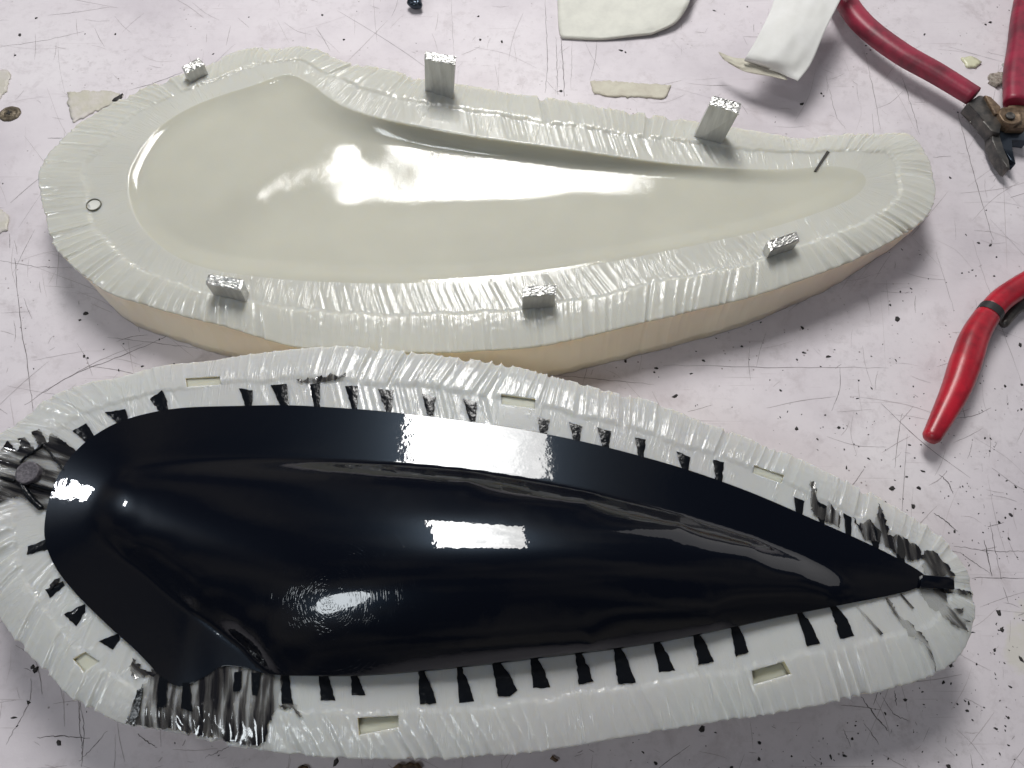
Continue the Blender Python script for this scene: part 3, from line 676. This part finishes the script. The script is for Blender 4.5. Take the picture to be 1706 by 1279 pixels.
# smoky resin films that leaked over the rim
def film(poly, dirpx, ragged=0.0003, lift=0.0004, dome=0.0, st=0.0007, pleat=0.00028):
    c = np.mean(poly, 0); a = at(*c, F2)[:2]; b = at(c[0]+dirpx[0], c[1]+dirpx[1], F2)[:2]
    return conform_piece('resin_film', poly, bvh2, F2, lift, 0.0003, M_FILM, cast, st, ragged, b-a, dome, pleat)
film([(207,1206),(222,1172),(238,1140),(262,1118),(300,1135),(345,1118),(372,1103),(410,1105),(445,1115),(470,1118),(468,1150),(462,1180),(448,1205),(442,1235),(430,1243),(370,1234),(300,1217)], (-5, 60))
film([(95,800),(88,830),(84,852),(70,850),(52,835),(30,828),(-10,842),(-30,838),(-30,765),(-8,762),(8,740),(12,733),(30,752),(38,742),(30,732),(42,728),(62,752),(66,742),(54,720),(66,715),(80,738),(88,722),(128,752),(112,778)], (-55, -20), 0.0002)
film([(1349,800),(1356,802),(1361,840),(1374,848),(1380,835),(1390,850),(1400,862),(1398,880),(1380,870),(1352,858)], (-3, 50), 0.0003)
film([(1420,862),(1430,876),(1446,866),(1456,873),(1464,838),(1476,868),(1478,892),(1494,890),(1512,902),(1530,912),(1540,928),(1520,935),(1500,930),(1470,905),(1440,900)], (8, 40), 0.0003)
film([(1538,918),(1552,918),(1566,932),(1580,945),(1590,960),(1540,957),(1536,940)], (20, 40), 0.0003)
film([(1527,978),(1560,982),(1612,984),(1626,990),(1600,990),(1576,988),(1577,1004),(1584,1016),(1608,1012),(1600,1022),(1590,1024),(1620,1036),(1606,1036),(1614,1052),(1626,1054),(1596,1046),(1572,1030),(1545,1006)], (40, 40), 0.0003)
film([(1474,996),(1478,996),(1496,1026),(1514,1036),(1530,1052),(1545,1068),(1552,1085),(1564,1118),(1548,1090),(1536,1070),(1512,1060),(1508,1048),(1496,1034)], (50, 60), 0.0002)
film([(1424,1010),(1428,1010),(1470,1056),(1466,1058)], (50, 60), 0.0)
film([(1498,990),(1501,989),(1522,1013),(1519,1015)], (50, 60), 0.0)
film([(494,633),(516,632),(530,628),(545,630),(553,622),(566,628),(578,622),(572,630),(556,634),(540,636),(520,638),(500,637)], (-5, 20), 0.0003)
film([(215,1110),(222,1096),(232,1105),(245,1118),(262,1120),(240,1130),(226,1132)], (30, 30), 0.0005)
film([(97,972),(84,984),(90,968),(102,962)], (30, 30), 0.0004)
film([(466,1174),(492,1172),(500,1186),(508,1198),(494,1188),(488,1178),(468,1180)], (20, 20), 0.0002)

# round peg at the left end of the casting
def cylinder(name, c, r, z0, z1, material, parent=None, seg=28, dent=0.0, wob=0.0):
    prof = [(0.9, z0), (1.0, z0+0.0001), (1.0, z1-0.0004), (0.93, z1), (0.8, z1-dent), (0.0, z1-dent*1.3)]
    vs, fs = [], []
    for k, (q, zz) in enumerate(prof[:-1]):
        for i in range(seg):
            a = 2*math.pi*i/seg; w = 1+wob*math.sin(3*a+1)+wob*math.sin(7*a)
            vs.append((c[0]+r*q*w*math.cos(a), c[1]+r*q*w*math.sin(a), zz))
    vs.append((c[0], c[1], prof[-1][1]))
    for k in range(len(prof)-2):
        for i in range(seg): fs.append((k*seg+i, k*seg+(i+1) % seg, (k+1)*seg+(i+1) % seg, (k+1)*seg+i))
    b = (len(prof)-2)*seg
    for i in range(seg): fs.append((b+i, b+(i+1) % seg, len(vs)-1))
    fs.append(tuple(range(seg))[::-1])
    return mesh_obj(name, vs, fs, material, parent)
pk = at(44, 786, F2+0.003)
cylinder('sprue_peg', pk, 0.0042, F2-0.002, F2+0.003, M_PEG, cast, dent=0.0002, wob=0.01)
# runner bars around the peg
def sweep(name, pts, radii, material, parent=None, seg=14, flat=1.0, n=40, power=2.0, caps=True, ext=(0.45, 0.7)):
    """pts: world points; radii per point; flat scales the vertical radius"""
    P = open_curve(pts, n); rr = np.interp(np.linspace(0, 1, n), np.linspace(0, 1, len(radii)), radii)
    vs, fs = [], []
    for i in range(n):
        t = P[min(i+1, n-1)]-P[max(i-1, 0)]; t /= np.linalg.norm(t)
        s = np.cross(t, [0, 0, 1]); s /= np.linalg.norm(s); up = np.cross(s, t)
        for k in range(seg):
            a = 2*math.pi*k/seg; ca, sa = math.cos(a), math.sin(a)
            ca = math.copysign(abs(ca)**(2/power), ca); sa = math.copysign(abs(sa)**(2/power), sa)
            vs.append(P[i]+s*ca*rr[i]+up*sa*rr[i]*flat)
    for i in range(n-1):
        for k in range(seg): fs.append((i*seg+k, i*seg+(k+1) % seg, (i+1)*seg+(k+1) % seg, (i+1)*seg+k))
    if caps:
        for i, sgn in ((0, -1), (n-1, 1)):
            t = P[min(i+1, n-1)]-P[max(i-1, 0)]; t /= np.linalg.norm(t); b0 = i*seg; prev = b0
            for q, ext_ in ((0.78, ext[0]), (0.35, ext[1])):
                nb_ = len(vs)
                c = P[i]+t*sgn*rr[i]*ext_*0.8
                for k in range(seg): vs.append(c+(np.array(vs[b0+k])-P[i])*q)
                for k in range(seg):
                    f = (prev+k, prev+(k+1) % seg, nb_+(k+1) % seg, nb_+k)
                    fs.append(f if sgn > 0 else f[::-1])
                prev = nb_
            f = tuple(prev+k for k in range(seg)); fs.append(f[::-1] if sgn < 0 else f)
    return mesh_obj(name, vs, [f[::-1] for f in fs], material, parent)
for pts_, rad in (([(48,806),(70,812),(92,818)], 0.0006), ([(72,737),(66,746),(56,752),(44,760),(34,770)], 0.0005), ([(36,804),(48,826),(68,846)], 0.0012), ([(24,800),(0,795)], 0.0006), ([(70,738),(88,760),(106,782)], 0.0004)):
    sweep('runner', [at(x, y, F2+0.0012) for x, y in pts_], [rad*0.8, rad, rad*0.9], M_TOOTH, cast, 8, 1.0, 14)

# ------------------------------------------------------------------ aluminium pegs standing in the upper mould's rim
# bottom front edge (2 px), top quad (4 px: back-left, back-right, front-right, front-left)
PEG = [([(320,144),(349,128)], [(302,111),(331,95),(340,106),(310,121)], 'short aluminium peg at the far left of the upper mould rim'),
 ([(708,155),(755,170)], [(708,84),(760,93),(758,107),(707,97)], 'tallest upright aluminium peg on the far rim, above the bright reflection'),
 ([(1154,232),(1200,244)], [(1188,158),(1236,171),(1231,188),(1183,172)], 'leaning aluminium peg on the far rim, just below the curled white paper'),
 ([(358,495),(412,508)], [(347,455),(405,465),(401,483),(342,472)], 'aluminium peg on the near rim at left, close to the cream wall'),
 ([(869,519),(922,515)], [(870,477),(928,473),(926,490),(871,494)], 'squat aluminium peg in the middle of the near rim'),
 ([(1275,434),(1317,420)], [(1278,401),(1327,385),(1334,399),(1284,417)], 'tilted aluminium peg on the near rim toward the pointed right end')]
for bot, top, lab in PEG:
    bz = F1-0.0015
    B = ats(bot, bz); mid = B.mean(0)[:2]
    best = min(np.linspace(0.004, 0.03, 200), key=lambda h: np.linalg.norm((ats(top[2:], F1+h).mean(0)-ats(bot, bz).mean(0))[:2]))
    Tq = ats(top, F1+best)
    fr, fl_, br, bl = Tq[2], Tq[3], Tq[1], Tq[0]
    thick = ((br-fr)+(bl-fl_))/2
    B0 = B[0]; B1 = B[1]
    lo = [B0, B1, B1+thick, B0+thick]; hi = [fl_, fr, br, bl]
    dn = [l-(h-l)/np.linalg.norm(h-l)*0.004 for l, h in zip(lo, hi)]
    root = empty('metal_peg', (*np.mean(lo, 0)[:2], F1)); tag(root, lab, 'metal peg', 'aluminium pegs in the mould rim')
    bm = bmesh.new(); L = [bm.verts.new(v) for v in dn]; H = [bm.verts.new(v-np.array([0, 0, 0.0004])) for v in hi]
    cr = np.cross(np.array(hi[1])-hi[0], np.array(hi[3])-hi[0])[2] > 0
    fs = [L[::-1], H]+[[L[i], L[(i+1) % 4], H[(i+1) % 4], H[i]] for i in range(4)]
    for f in fs: bm.faces.new(f if cr else f[::-1])
    bmesh.ops.bevel(bm, geom=bm.edges[:], offset=0.00025, segments=2, affect='EDGES', profile=0.5)
    me = bpy.data.meshes.new('peg_body'); bm.to_mesh(me); bm.free(); me.materials.append(M_ALU)
    o = bpy.data.objects.new('peg_body', me); COL.objects.link(o); o.parent = root; o.matrix_parent_inverse = Matrix.Translation(-root.location)
    # rough sawn end: a bumpy little cap
    g = 14; vs = []
    for j in range(g+1):
        for i in range(g+1):
            a, b_ = i/g, j/g
            p = (hi[0]*(1-a)+hi[1]*a)*(1-b_)+(hi[3]*(1-a)+hi[2]*a)*b_
            ed = min(a, 1-a, b_, 1-b_)
            p = p+np.array([0, 0, (random.uniform(-0.00020, 0.00015)) if ed > 0 else -0.0003])
            if ed == 0: p = p+(np.mean(hi, 0)-p)*0.0+np.r_[rng.normal(0, 0.0001, 2), 0]
            vs.append(p)
    fs = [(j*(g+1)+i, j*(g+1)+i+1, (j+1)*(g+1)+i+1, (j+1)*(g+1)+i) for j in range(g) for i in range(g)]
    if not cr: fs = [f[::-1] for f in fs]
    base = len(vs); ringi = [i for i in range(g+1)]+[(j*(g+1)+g) for j in range(1, g+1)]+[g*(g+1)+i for i in range(g-1, -1, -1)]+[j*(g+1) for j in range(g-1, 0, -1)]
    for r_ in ringi: vs.append(np.array(vs[r_])-[0, 0, 0.0008])
    m_ = len(ringi)
    for k in range(m_):
        f = (base+k, base+(k+1) % m_, ringi[(k+1) % m_], ringi[k]); fs.append(f if cr else f[::-1])
    mesh_obj('sawn_end', vs, fs, M_CUT, root, smooth=False)

# dowel hole ring and dark cut in the upper mould
hc = at(157, 342, F1)
cylinder('dowel_hole', (hc[0], hc[1]), 0.0029, F1-0.0015, F1+0.0004, simple('pale_dowel', (0.62, 0.62, 0.58), 0.3), root1, dent=0.0002)
vs, fs = [], []
for i in range(40):
    a = 2*math.pi*i/40
    for rr_, zz in ((0.00285, F1-0.0010), (0.00285, F1+0.00075), (0.00325, F1+0.00075), (0.00325, F1-0.0010)):
        vs.append((hc[0]+rr_*math.cos(a), hc[1]+rr_*math.sin(a), zz))
for i in range(40):
    for k in range(3):
        a, b = i*4+k, ((i+1) % 40)*4+k; fs.append((a, b, b+1, a+1))
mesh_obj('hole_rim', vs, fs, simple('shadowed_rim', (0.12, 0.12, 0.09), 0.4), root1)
conform_piece('knife_cut', [(1356,285),(1377,252),(1382,254),(1360,286)], bvh1, F1, 0.0004, 0.0006, M_INK, root1, 0.0005)

# ------------------------------------------------------------------ pliers at top right
def ats3(l): return [at(x, y, z) for x, y, z in l]
def plate(name, px, z0, z1, material, parent, bev=0.0004): return slab(name, px, z0, z1, material, parent, bev)
pl = empty('cutting_pliers', at(1675, 195, 0)); tag(pl, 'side cutting pliers with worn dark red grips and brass joint at the top right', 'pliers')
sweep('grip', ats3([(1380,-60,.012),(1405,-5,.012),(1440,42,.012),(1500,88,.012),(1560,122,.012),(1622,160,.012)]), [.0052,.0054,.0056,.0056,.0054,.0050], M_RED, pl, 20, 0.8, 60, 2.5, True, (0.12, 0.16))
sweep('grip', ats3([(1720,-60,.012),(1706,20,.012),(1700,80,.012),(1693,130,.012),(1692,172,.012)]), [.0052,.0056,.0060,.0062,.0055], M_RED, pl, 20, 0.8, 60, 2.5, True, (0.12, 0.16))
plate('jaw', [(1610,172),(1632,157),(1648,162),(1660,178),(1670,204),(1666,222),(1652,218),(1638,202),(1630,186)], .005, .0118, M_STEEL, pl, .0008)
plate('blade', [(1651,210),(1664,213),(1667,232),(1672,248),(1681,266),(1683,281),(1677,277),(1663,256),(1653,234)], .003, .0095, M_STEEL, pl, .0005)
plate('blade', [(1662,214),(1690,218),(1712,216),(1712,236),(1700,232),(1684,232),(1687,250),(1693,273),(1684,266),(1671,246),(1664,230)], .0035, .0085, M_BOLT, pl, .0004)
plate('joint_strap', [(1640,157),(1651,160),(1668,177),(1668,188),(1658,190),(1648,172)], .008, .0132, M_BRASS, pl, .0007)
cylinder('pivot', at(1684, 192, .014), .0056, .004, .0142, M_BRASS, pl, dent=.0006, wob=.03)
cylinder('pivot_pin', at(1684, 192, .0146), .0022, .0135, .0148, M_STEEL, pl, dent=.0002)
plate('joint_plate', [(1680,174),(1712,172),(1712,213),(1678,212)], .006, .0122, M_BRASS, pl, .001)

# second red handle on the right
h2 = empty('red_handle', at(1610, 640, 0)); tag(h2, 'bright red tool handle with a black band, lying at the right edge of the bench', 'tool handle')
cv = open_curve([(1552,728),(1568,698),(1592,650),(1610,600),(1628,552),(1662,505),(1706,474),(1760,445)], 60)
zc = .0085
i0 = int(60*0.63)
sweep('grip', [at(p[0], p[1], zc) for p in cv[:i0:4]]+[at(*cv[i0-1], zc)], [.0036,.0044,.0052,.0058,.0062,.0060,.0056,.0052], M_RED2, h2, 22, 0.9, 60, 2.2)
sweep('black_band', [at(p[0], p[1], zc) for p in cv[i0-1:i0+2]], [.0053,.0053], M_BAND, h2, 22, 0.92, 8, 2.2, False)
sweep('grip', [at(p[0], p[1], zc) for p in cv[i0+1::4]]+[at(*cv[-1], zc)], [.0051,.0052,.0052,.0054], M_RED2, h2, 22, 0.9, 40, 2.2)
sweep('metal_arm', ats3([(1672,540,.004),(1690,515,.004),(1712,500,.004),(1760,470,.004)]), [.002,.003,.003,.003], M_STEEL, h2, 10, 1.0, 20)

# ------------------------------------------------------------------ paper and card scraps
def sheet(name, grid_px, zgrid, thick, material, n=26, crinkle=0.0003, label=None, cat=None, seed=1):
    """grid_px[r][c] with heights zgrid[r][c]: a bent sheet through these points"""
    G = np.array([[at(p[0], p[1], z) for p, z in zip(r, zr)] for r, zr in zip(grid_px, zgrid)])
    rows = np.array([open_curve(G[i], n) for i in range(G.shape[0])])
    S = np.array([open_curve(rows[:, j], n) for j in range(n)])
    r = np.random.default_rng(seed); wv = r.normal(0, 1, (n, n))
    for _ in range(6): wv = (wv+np.roll(wv, 1, 0)+np.roll(wv, -1, 0)+np.roll(wv, 1, 1)+np.roll(wv, -1, 1))/5
    S[:, :, 2] += wv*crinkle*3; S[:, :, 2] = np.maximum(S[:, :, 2], 0.0004+thick)
    vs = list(S.reshape(-1, 3)); m = len(vs); vs += [v-np.array([0, 0, thick]) for v in vs]
    fs = []
    for i in range(n-1):
        for j in range(n-1):
            q = (i*n+j, i*n+j+1, (i+1)*n+j+1, (i+1)*n+j); fs += [q, tuple(m+k for k in q[::-1])]
    rim = [j for j in range(n)]+[i*n+n-1 for i in range(1, n)]+[(n-1)*n+j for j in range(n-2, -1, -1)]+[i*n for i in range(n-2, 0, -1)]
    for k in range(len(rim)):
        a, b = rim[k], rim[(k+1) % len(rim)]; fs.append((a, a+m, b+m, b))
    o = mesh_obj(name, vs, fs, material)
    bm = bmesh.new(); bm.from_mesh(o.data); bmesh.ops.recalc_face_normals(bm, faces=bm.faces); bm.to_mesh(o.data); bm.free()
    if label: tag(o, label, cat)
    return o
sheet('curled_paper', [[(1285,-60),(1350,-60),(1430,-60)],[(1290,-5),(1345,-5),(1404,-8)],[(1268,50),(1320,50),(1376,48)],[(1244,92),(1295,100),(1352,104)],[(1240,100),(1290,118),(1330,134)]],
      [[.030,.031,.030],[.028,.030,.029],[.025,.028,.027],[.020,.023,.022],[.017,.018,.019]], .0003, M_PAPER, 34, .0002, 'curled strip of smooth white paper rising over the bench at top', 'paper', 2)
sheet('film_strip', [[(1197,86),(1225,96),(1262,98),(1304,112)],[(1204,96),(1230,108),(1264,110),(1306,122)],[(1216,106),(1240,118),(1270,124),(1312,133)]],
      [[.014,.015,.017,.018],[.0135,.0145,.0165,.0175],[.013,.014,.016,.017]], .0003, M_TAPE, 26, .0002, 'narrow yellowed film strip curling out beneath the white paper', 'film scrap', 3)
sheet('card_scrap', [[(925,-60),(1030,-60),(1170,-60)],[(929,0),(1030,0),(1150,-2)],[(930,30),(1025,32),(1140,18)],[(932,50),(1014,54),(1122,38)],[(936,61),(1004,63),(1086,54)]],
      [[.003,.004,.010],[.002,.003,.009],[.002,.0027,.0065],[.0019,.0024,.0045],[.0018,.002,.003]], .0014, M_CARD, 30, .0002, 'thick off-white card scrap with a rounded edge at the top', 'card', 4)
def scrap(name, px, thick, material, label, cat, ragged=0.0003, group=None, lift=0.0003):
    P = ats(px, 0)[:, :2]; m = len(P); loop = []
    for i in range(m):
        a, b = P[i], P[(i+1) % m]; k = max(1, int(np.linalg.norm(b-a)/0.0012))
        for j in range(k): loop.append(a+(b-a)*j/k+(rng.normal(0, ragged, 2) if j else 0))
    loop = np.array(loop)
    if (loop[:, 0]*np.roll(loop[:, 1], -1)-np.roll(loop[:, 0], -1)*loop[:, 1]).sum() < 0: loop = loop[::-1]
    pts, tri = tri_region(loop, 0.0016); n = len(pts); nl_ = len(loop)
    top = thick+lift+rng.normal(0, thick*0.15, n)
    tri = [t if (pts[t[1]][0]-pts[t[0]][0])*(pts[t[2]][1]-pts[t[0]][1])-(pts[t[1]][1]-pts[t[0]][1])*(pts[t[2]][0]-pts[t[0]][0]) > 0 else t[::-1] for t in tri]
    vs = np.vstack([np.c_[pts, top], np.c_[loop, np.full(nl_, 0.0001)]])
    fs = tri+[(n+i, n+(i+1) % nl_, (i+1) % nl_, i) for i in range(nl_)]
    o = mesh_obj(name, vs, fs, material); tag(o, label, cat, group); return o
scrap('tape_scrap', [(983,137),(1010,136),(1060,140),(1118,143),(1112,158),(1104,165),(1060,162),(1020,162),(990,157)], .0005, M_TAPE, 'torn rectangle of old masking tape stuck between the pegs and the card', 'tape')
scrap('glue_flake', [(112,155),(150,152),(185,152),(206,160),(196,172),(150,190),(124,205),(116,185)], .0003, M_FLAKE, 'greenish dried glue patch beside the upper mould at left', 'glue patch', .0005)
scrap('wood_chip', [(188,170),(206,158),(200,172)], .0012, M_DIRT, 'small black triangular chip touching the glue patch', 'chip', .0001)
scrap('glue_flake', [(-20,116),(10,117),(19,125),(12,150),(0,168),(-20,170)], .0003, M_FLAKE, 'dried glue patch cut by the left edge, above the screw', 'glue patch', .0005)
scrap('glue_flake', [(-20,345),(5,350),(16,362),(12,385),(-4,390),(-20,392)], .0003, M_FLAKE, 'dried glue patch at the left edge, left of the dowel hole', 'glue patch', .0005)
scrap('resin_flake', [(1600,98),(1618,96),(1634,106),(1625,114),(1610,113)], .0009, M_CLEAR, 'small yellow resin flake between the two plier grips', 'flake', .0002)
scrap('resin_flake', [(1668,108),(1680,105),(1686,112),(1676,118)], .0008, simple('grey_flake', (0.38,0.38,0.36), 0.3), 'tiny grey flake touching the right plier grip', 'flake', .0002)
scrap('lint_ball', [(1645,128),(1658,125),(1672,132),(1671,142),(1658,147),(1648,141)], .0022, simple('grey_mesh_lint', (0.42,0.38,0.33), 0.8, vary=((0.16,0.13,0.11), 700), bumps=(900,1,0.001)), 'knotted grey lint ball near the plier joint', 'lint', .0004)
scrap('bark_chip', [(655,1279),(668,1272),(690,1272),(704,1279),(700,1292),(660,1292)], .0015, M_BROWN, 'brown chip peeking in at the bottom edge', 'chip', .0004)
scrap('bark_chip', [(498,1277),(512,1276),(520,1290),(500,1290)], .001, M_BROWN, 'tiny dark brown chip at the bottom edge, left of the brown one', 'chip', .0004)
scrap('bark_chip', [(920,1258),(930,1266),(926,1270),(916,1264)], .001, M_BROWN, 'small dark brown chip below the near rim, in its shadow', 'chip', .0003)
b_ = empty('dark_bolt', at(693, 0, 0)); tag(b_, 'dark blue bolt end cut by the top edge of the picture', 'bolt')
sweep('shank', ats3([(696,-40,.004),(696,-5,.004),(696,8,.004)]), [.002,.002,.002], M_BOLT, b_, 14, 1, 10)
sweep('head', ats3([(682,3,.0035),(690,7,.0035),(700,8,.0035)]), [.0018,.0025,.002], M_BOLT, b_, 14, 1, 10)
# screw head let into the bench
sc = empty('bench_screw', at(17, 190, 0)); tag(sc, 'dirty recessed screw head in the bench at the left edge', 'screw')
c = at(17, 190, 0); vs, fs = [], []
prof = [(1.25,.0002),(1.12,.0009),(.98,.0011),(.8,.0008),(.74,.0003),(.6,.0004),(.55,.0009),(.3,.001)]
seg = 36
for q, zz in prof:
    for i in range(seg):
        a = 2*math.pi*i/seg; w = 1+.05*math.sin(2*a+1)+.02*math.sin(9*a)*(q > 1)
        vs.append((c[0]+.0042*q*w*math.cos(a), c[1]+.0042*q*w*math.sin(a), zz))
for k in range(len(prof)-1):
    for i in range(seg): fs.append((k*seg+i, k*seg+(i+1) % seg, (k+1)*seg+(i+1) % seg, (k+1)*seg+i))
fs.append(tuple((len(prof)-1)*seg+i for i in range(seg)))
mesh_obj('screw_head', vs, fs, M_SCREW, sc)
for a in (0.5, 2.07):
    dx, dy = math.cos(a)*.0014, math.sin(a)*.0014; nx, ny = -math.sin(a)*.0004, math.cos(a)*.0004
    q = [(c[0]+dx+nx, c[1]+dy+ny), (c[0]-dx+nx, c[1]-dy+ny), (c[0]-dx-nx, c[1]-dy-ny), (c[0]+dx-nx, c[1]+dy-ny)]
    zt = .00125+(.0001 if a > 1 else 0)
    mesh_obj('drive_slot', [(*p, zt) for p in q]+[(*p, .0008) for p in q], [(0,1,2,3),(4,0,3,7),(0,4,5,1),(1,5,6,2),(2,6,7,3)], M_DIRT, sc, smooth=False)

# ------------------------------------------------------------------ scratches cut into the bench and grit lying on it
sv, sf, sh = [], [], []
def strip(P, w, shade, z=0.00006):
    n = len(P); b = len(sv)
    for i in range(n):
        t = P[min(i+1, n-1)]-P[max(i-1, 0)]; t = t/(np.linalg.norm(t)+1e-12); s = np.array([-t[1], t[0]])
        ww = w*(0.25+0.75*math.sin(math.pi*(0.08+0.84*i/(n-1))))*rng.uniform(0.6, 1.3)/2
        sv.append((*(P[i]-s*ww), z)); sv.append((*(P[i]+s*ww), z)); sh.extend([shade, shade])
    for i in range(n-1): sf.append((b+2*i, b+2*i+1, b+2*i+3, b+2*i+2))
def line_px(pts, w, shade, z=0.00006, wob=0.00015):
    C = open_curve(ats(pts, 0)[:, :2], max(8, 7*len(pts))); strip(C+rng.normal(0, wob, C.shape), w, shade, z)
LINES = [([(25,430),(32,520),(44,600),(55,680)], .0004, .15), ([(40,675),(120,625),(210,590),(310,545)], .0004, .2), ([(60,660),(160,603),(240,572)], .0003, .4), ([(0,434),(60,444),(120,446)], .0003, .3),
 ([(180,562),(250,570),(330,580)], .0003, .2), ([(215,150),(260,137),(305,120)], .0004, .2), ([(0,78),(80,66),(140,52)], .0003, .5), ([(110,270),(125,270)], .0004, .1), ([(80,230),(124,230)], .0004, .1),
 ([(926,62),(928,110),(929,158)], .0003, .2), ([(934,62),(938,110),(940,160)], .0005, .15), ([(908,0),(912,100),(908,155)], .0004, .35), ([(953,70),(951,150)], .0002, .5), ([(622,0),(628,70)], .0002, .5), ([(752,0),(756,90)], .0002, .5),
 ([(1504,130),(1518,175),(1532,225)], .0004, .3), ([(1518,170),(1545,170)], .0002, .4), ([(1596,188),(1612,250),(1634,330),(1655,400)], .0004, .35), ([(1440,85),(1455,150),(1467,215)], .0003, .45), ([(1380,140),(1392,190),(1408,215)], .0003, .5),
 ([(1555,262),(1585,260)], .0003, .4), ([(1106,608),(1300,612),(1480,612)], .0003, .45), ([(1620,400),(1660,520),(1706,650)], .0002, .5), ([(1560,420),(1590,520)], .0002, .5), ([(905,622),(980,630),(1090,640)], .0003, .35),
 ([(1640,900),(1652,960)], .0005, .05), ([(1650,870),(1655,900),(1668,965)], .0003, .1), ([(1556,855),(1575,868),(1596,886)], .0005, .05), ([(1598,920),(1620,935),(1650,955)], .0003, .2), ([(1590,910),(1650,918),(1706,918)], .0003, .2), ([(1620,962),(1706,963)], .0003, .2),
 ([(1435,1160),(1456,1190),(1480,1218)], .0005, .1), ([(1470,1160),(1490,1190),(1515,1200)], .0003, .15), ([(1490,1150),(1494,1175)], .0004, .1), ([(1405,1215),(1418,1245)], .0003, .2), ([(1440,1205),(1465,1240)], .0003, .3),
 ([(135,1150),(132,1200),(138,1260)], .0003, .2), ([(62,1228),(95,1226),(150,1229)], .0004, .15), ([(52,1130),(48,1170),(10,1240)], .0003, .25), ([(130,1270),(155,1245),(178,1218)], .0003, .2), ([(228,1222),(250,1238),(262,1246)], .0004, .15), ([(342,1262),(365,1252),(385,1242)], .0003, .2), ([(130,1160),(140,1210),(136,1279)], .0003, .25), ([(1565,790),(1580,805),(1588,822)], .0005, .1)]
for pts_, w, s in LINES: line_px(pts_, w*0.75, s)
for i in range(1250):
    x, y = rng.uniform(-20, 1726), rng.uniform(-20, 1300); a = rng.choice([0, .1, 1.5, 1.6, 2.3, .6]) + rng.normal(0, .25); L = rng.exponential(38)+6
    if 250 < x < 1400 and 200 < y < 1150 and rng.random() < .6: continue
    bnd = rng.normal(0, .08); p = [(x, y), (x+L/2*math.cos(a), y+L/2*math.sin(a)), (x+L*math.cos(a+bnd), y+L*math.sin(a+bnd))]
    line_px(p, rng.uniform(.00008, .00026), rng.uniform(.12, 1.0)**0.6, .00004+.00001*(i % 5), 0.00004)
so = mesh_obj('bench_scratches', sv, sf, M_SCR, smooth=False); tag(so, kind='stuff'); so['label'] = 'fine dark scratches scored across the pale bench'; so['category'] = 'scratches'
at_ = so.data.attributes.new('shade', 'FLOAT', 'POINT'); at_.data.foreach_set('value', np.array(sh, dtype=np.float32))
gv, gf = [], []
def grit(x, y, r, elong=1.0, ang=0.0):
    c = at(x, y, 0); b = len(gv); k = rng.integers(5, 8); top = []
    for i in range(k):
        a = 2*math.pi*i/k+rng.uniform(-.3, .3); q = r*rng.uniform(.55, 1.2); px_, py_ = q*math.cos(a)*elong, q*math.sin(a)
        X, Y = px_*math.cos(ang)-py_*math.sin(ang), px_*math.sin(ang)+py_*math.cos(ang)
        gv.append((c[0]+X, c[1]+Y, .00005)); top.append((c[0]+X*.6, c[1]+Y*.6, r*rng.uniform(.3, .6)))
    gv.extend(top)
    for i in range(k): gf.append((b+i, b+(i+1) % k, b+k+(i+1) % k, b+k+i))
    gf.append(tuple(b+k+i for i in range(k)))
for x, y, r in [(1495,531,1.3),(1236,577,.6),(1398,712,.7),(1327,714,.9),(1300,650,.6),(1650,408,.8),(1660,428,.5),(1603,455,.5),(1614,453,.4),(1620,450,.4),(1656,460,.6),(1483,508,.6),(1486,813,1.0),(1521,843,.9),(1530,812,.8),(1610,1020,.9),(1664,1020,.8),(1670,1050,.8),(1684,858,.8),(1675,862,.6),(1583,1108,.9),(1572,1136,.6),(1508,1166,.7),(1265,1237,.7),(1170,1215,1.2),(60,30,.7),(33,58,1.0),(25,92,.6),(192,57,.7),(537,25,.6),(573,66,.7),(797,27,.6),(800,66,.7),(836,69,.8),(1034,84,.8),(1042,87,.6),(1245,11,.5),(1443,76,.6),(1450,83,.5),(1540,57,.6),(1649,37,1.0),(1642,41,.6),(1596,187,.5),(1583,296,.6),(1369,156,.6),(1372,160,.5),(1336,173,.8),(143,522,1.0),(133,533,.6),(140,593,.6),(146,596,.5),(237,610,.6),(178,484,.5),(60,1115,1.2),(55,1110,.8),(48,1170,.8),(98,1238,.9),(12,1038,.5),(23,1038,.5),(560,1268,1.2),(505,1279,1.2),(1265,1265,.7),(985,588,.5),(1042,602,.8),(1090,620,.6)]:
    grit(x, y, r*.0011, rng.uniform(1, 1.6), rng.uniform(0, 3))
for i in range(4600):
    x, y = rng.uniform(-10, 1716), rng.uniform(-10, 1290)
    w = .07+ .93*min(1, max(0, (x-900)/700))*min(1, max(0, (y-380)/350))
    if rng.random() > w: continue
    grit(x, y, rng.exponential(.00016)+.00010, rng.uniform(1, 2.4), rng.uniform(0, 3))
go = mesh_obj('loose_grit', gv, gf, M_DIRT, smooth=False); tag(go, kind='stuff'); go['label'] = 'black specks of grit scattered over the bench'; go['category'] = 'grit'
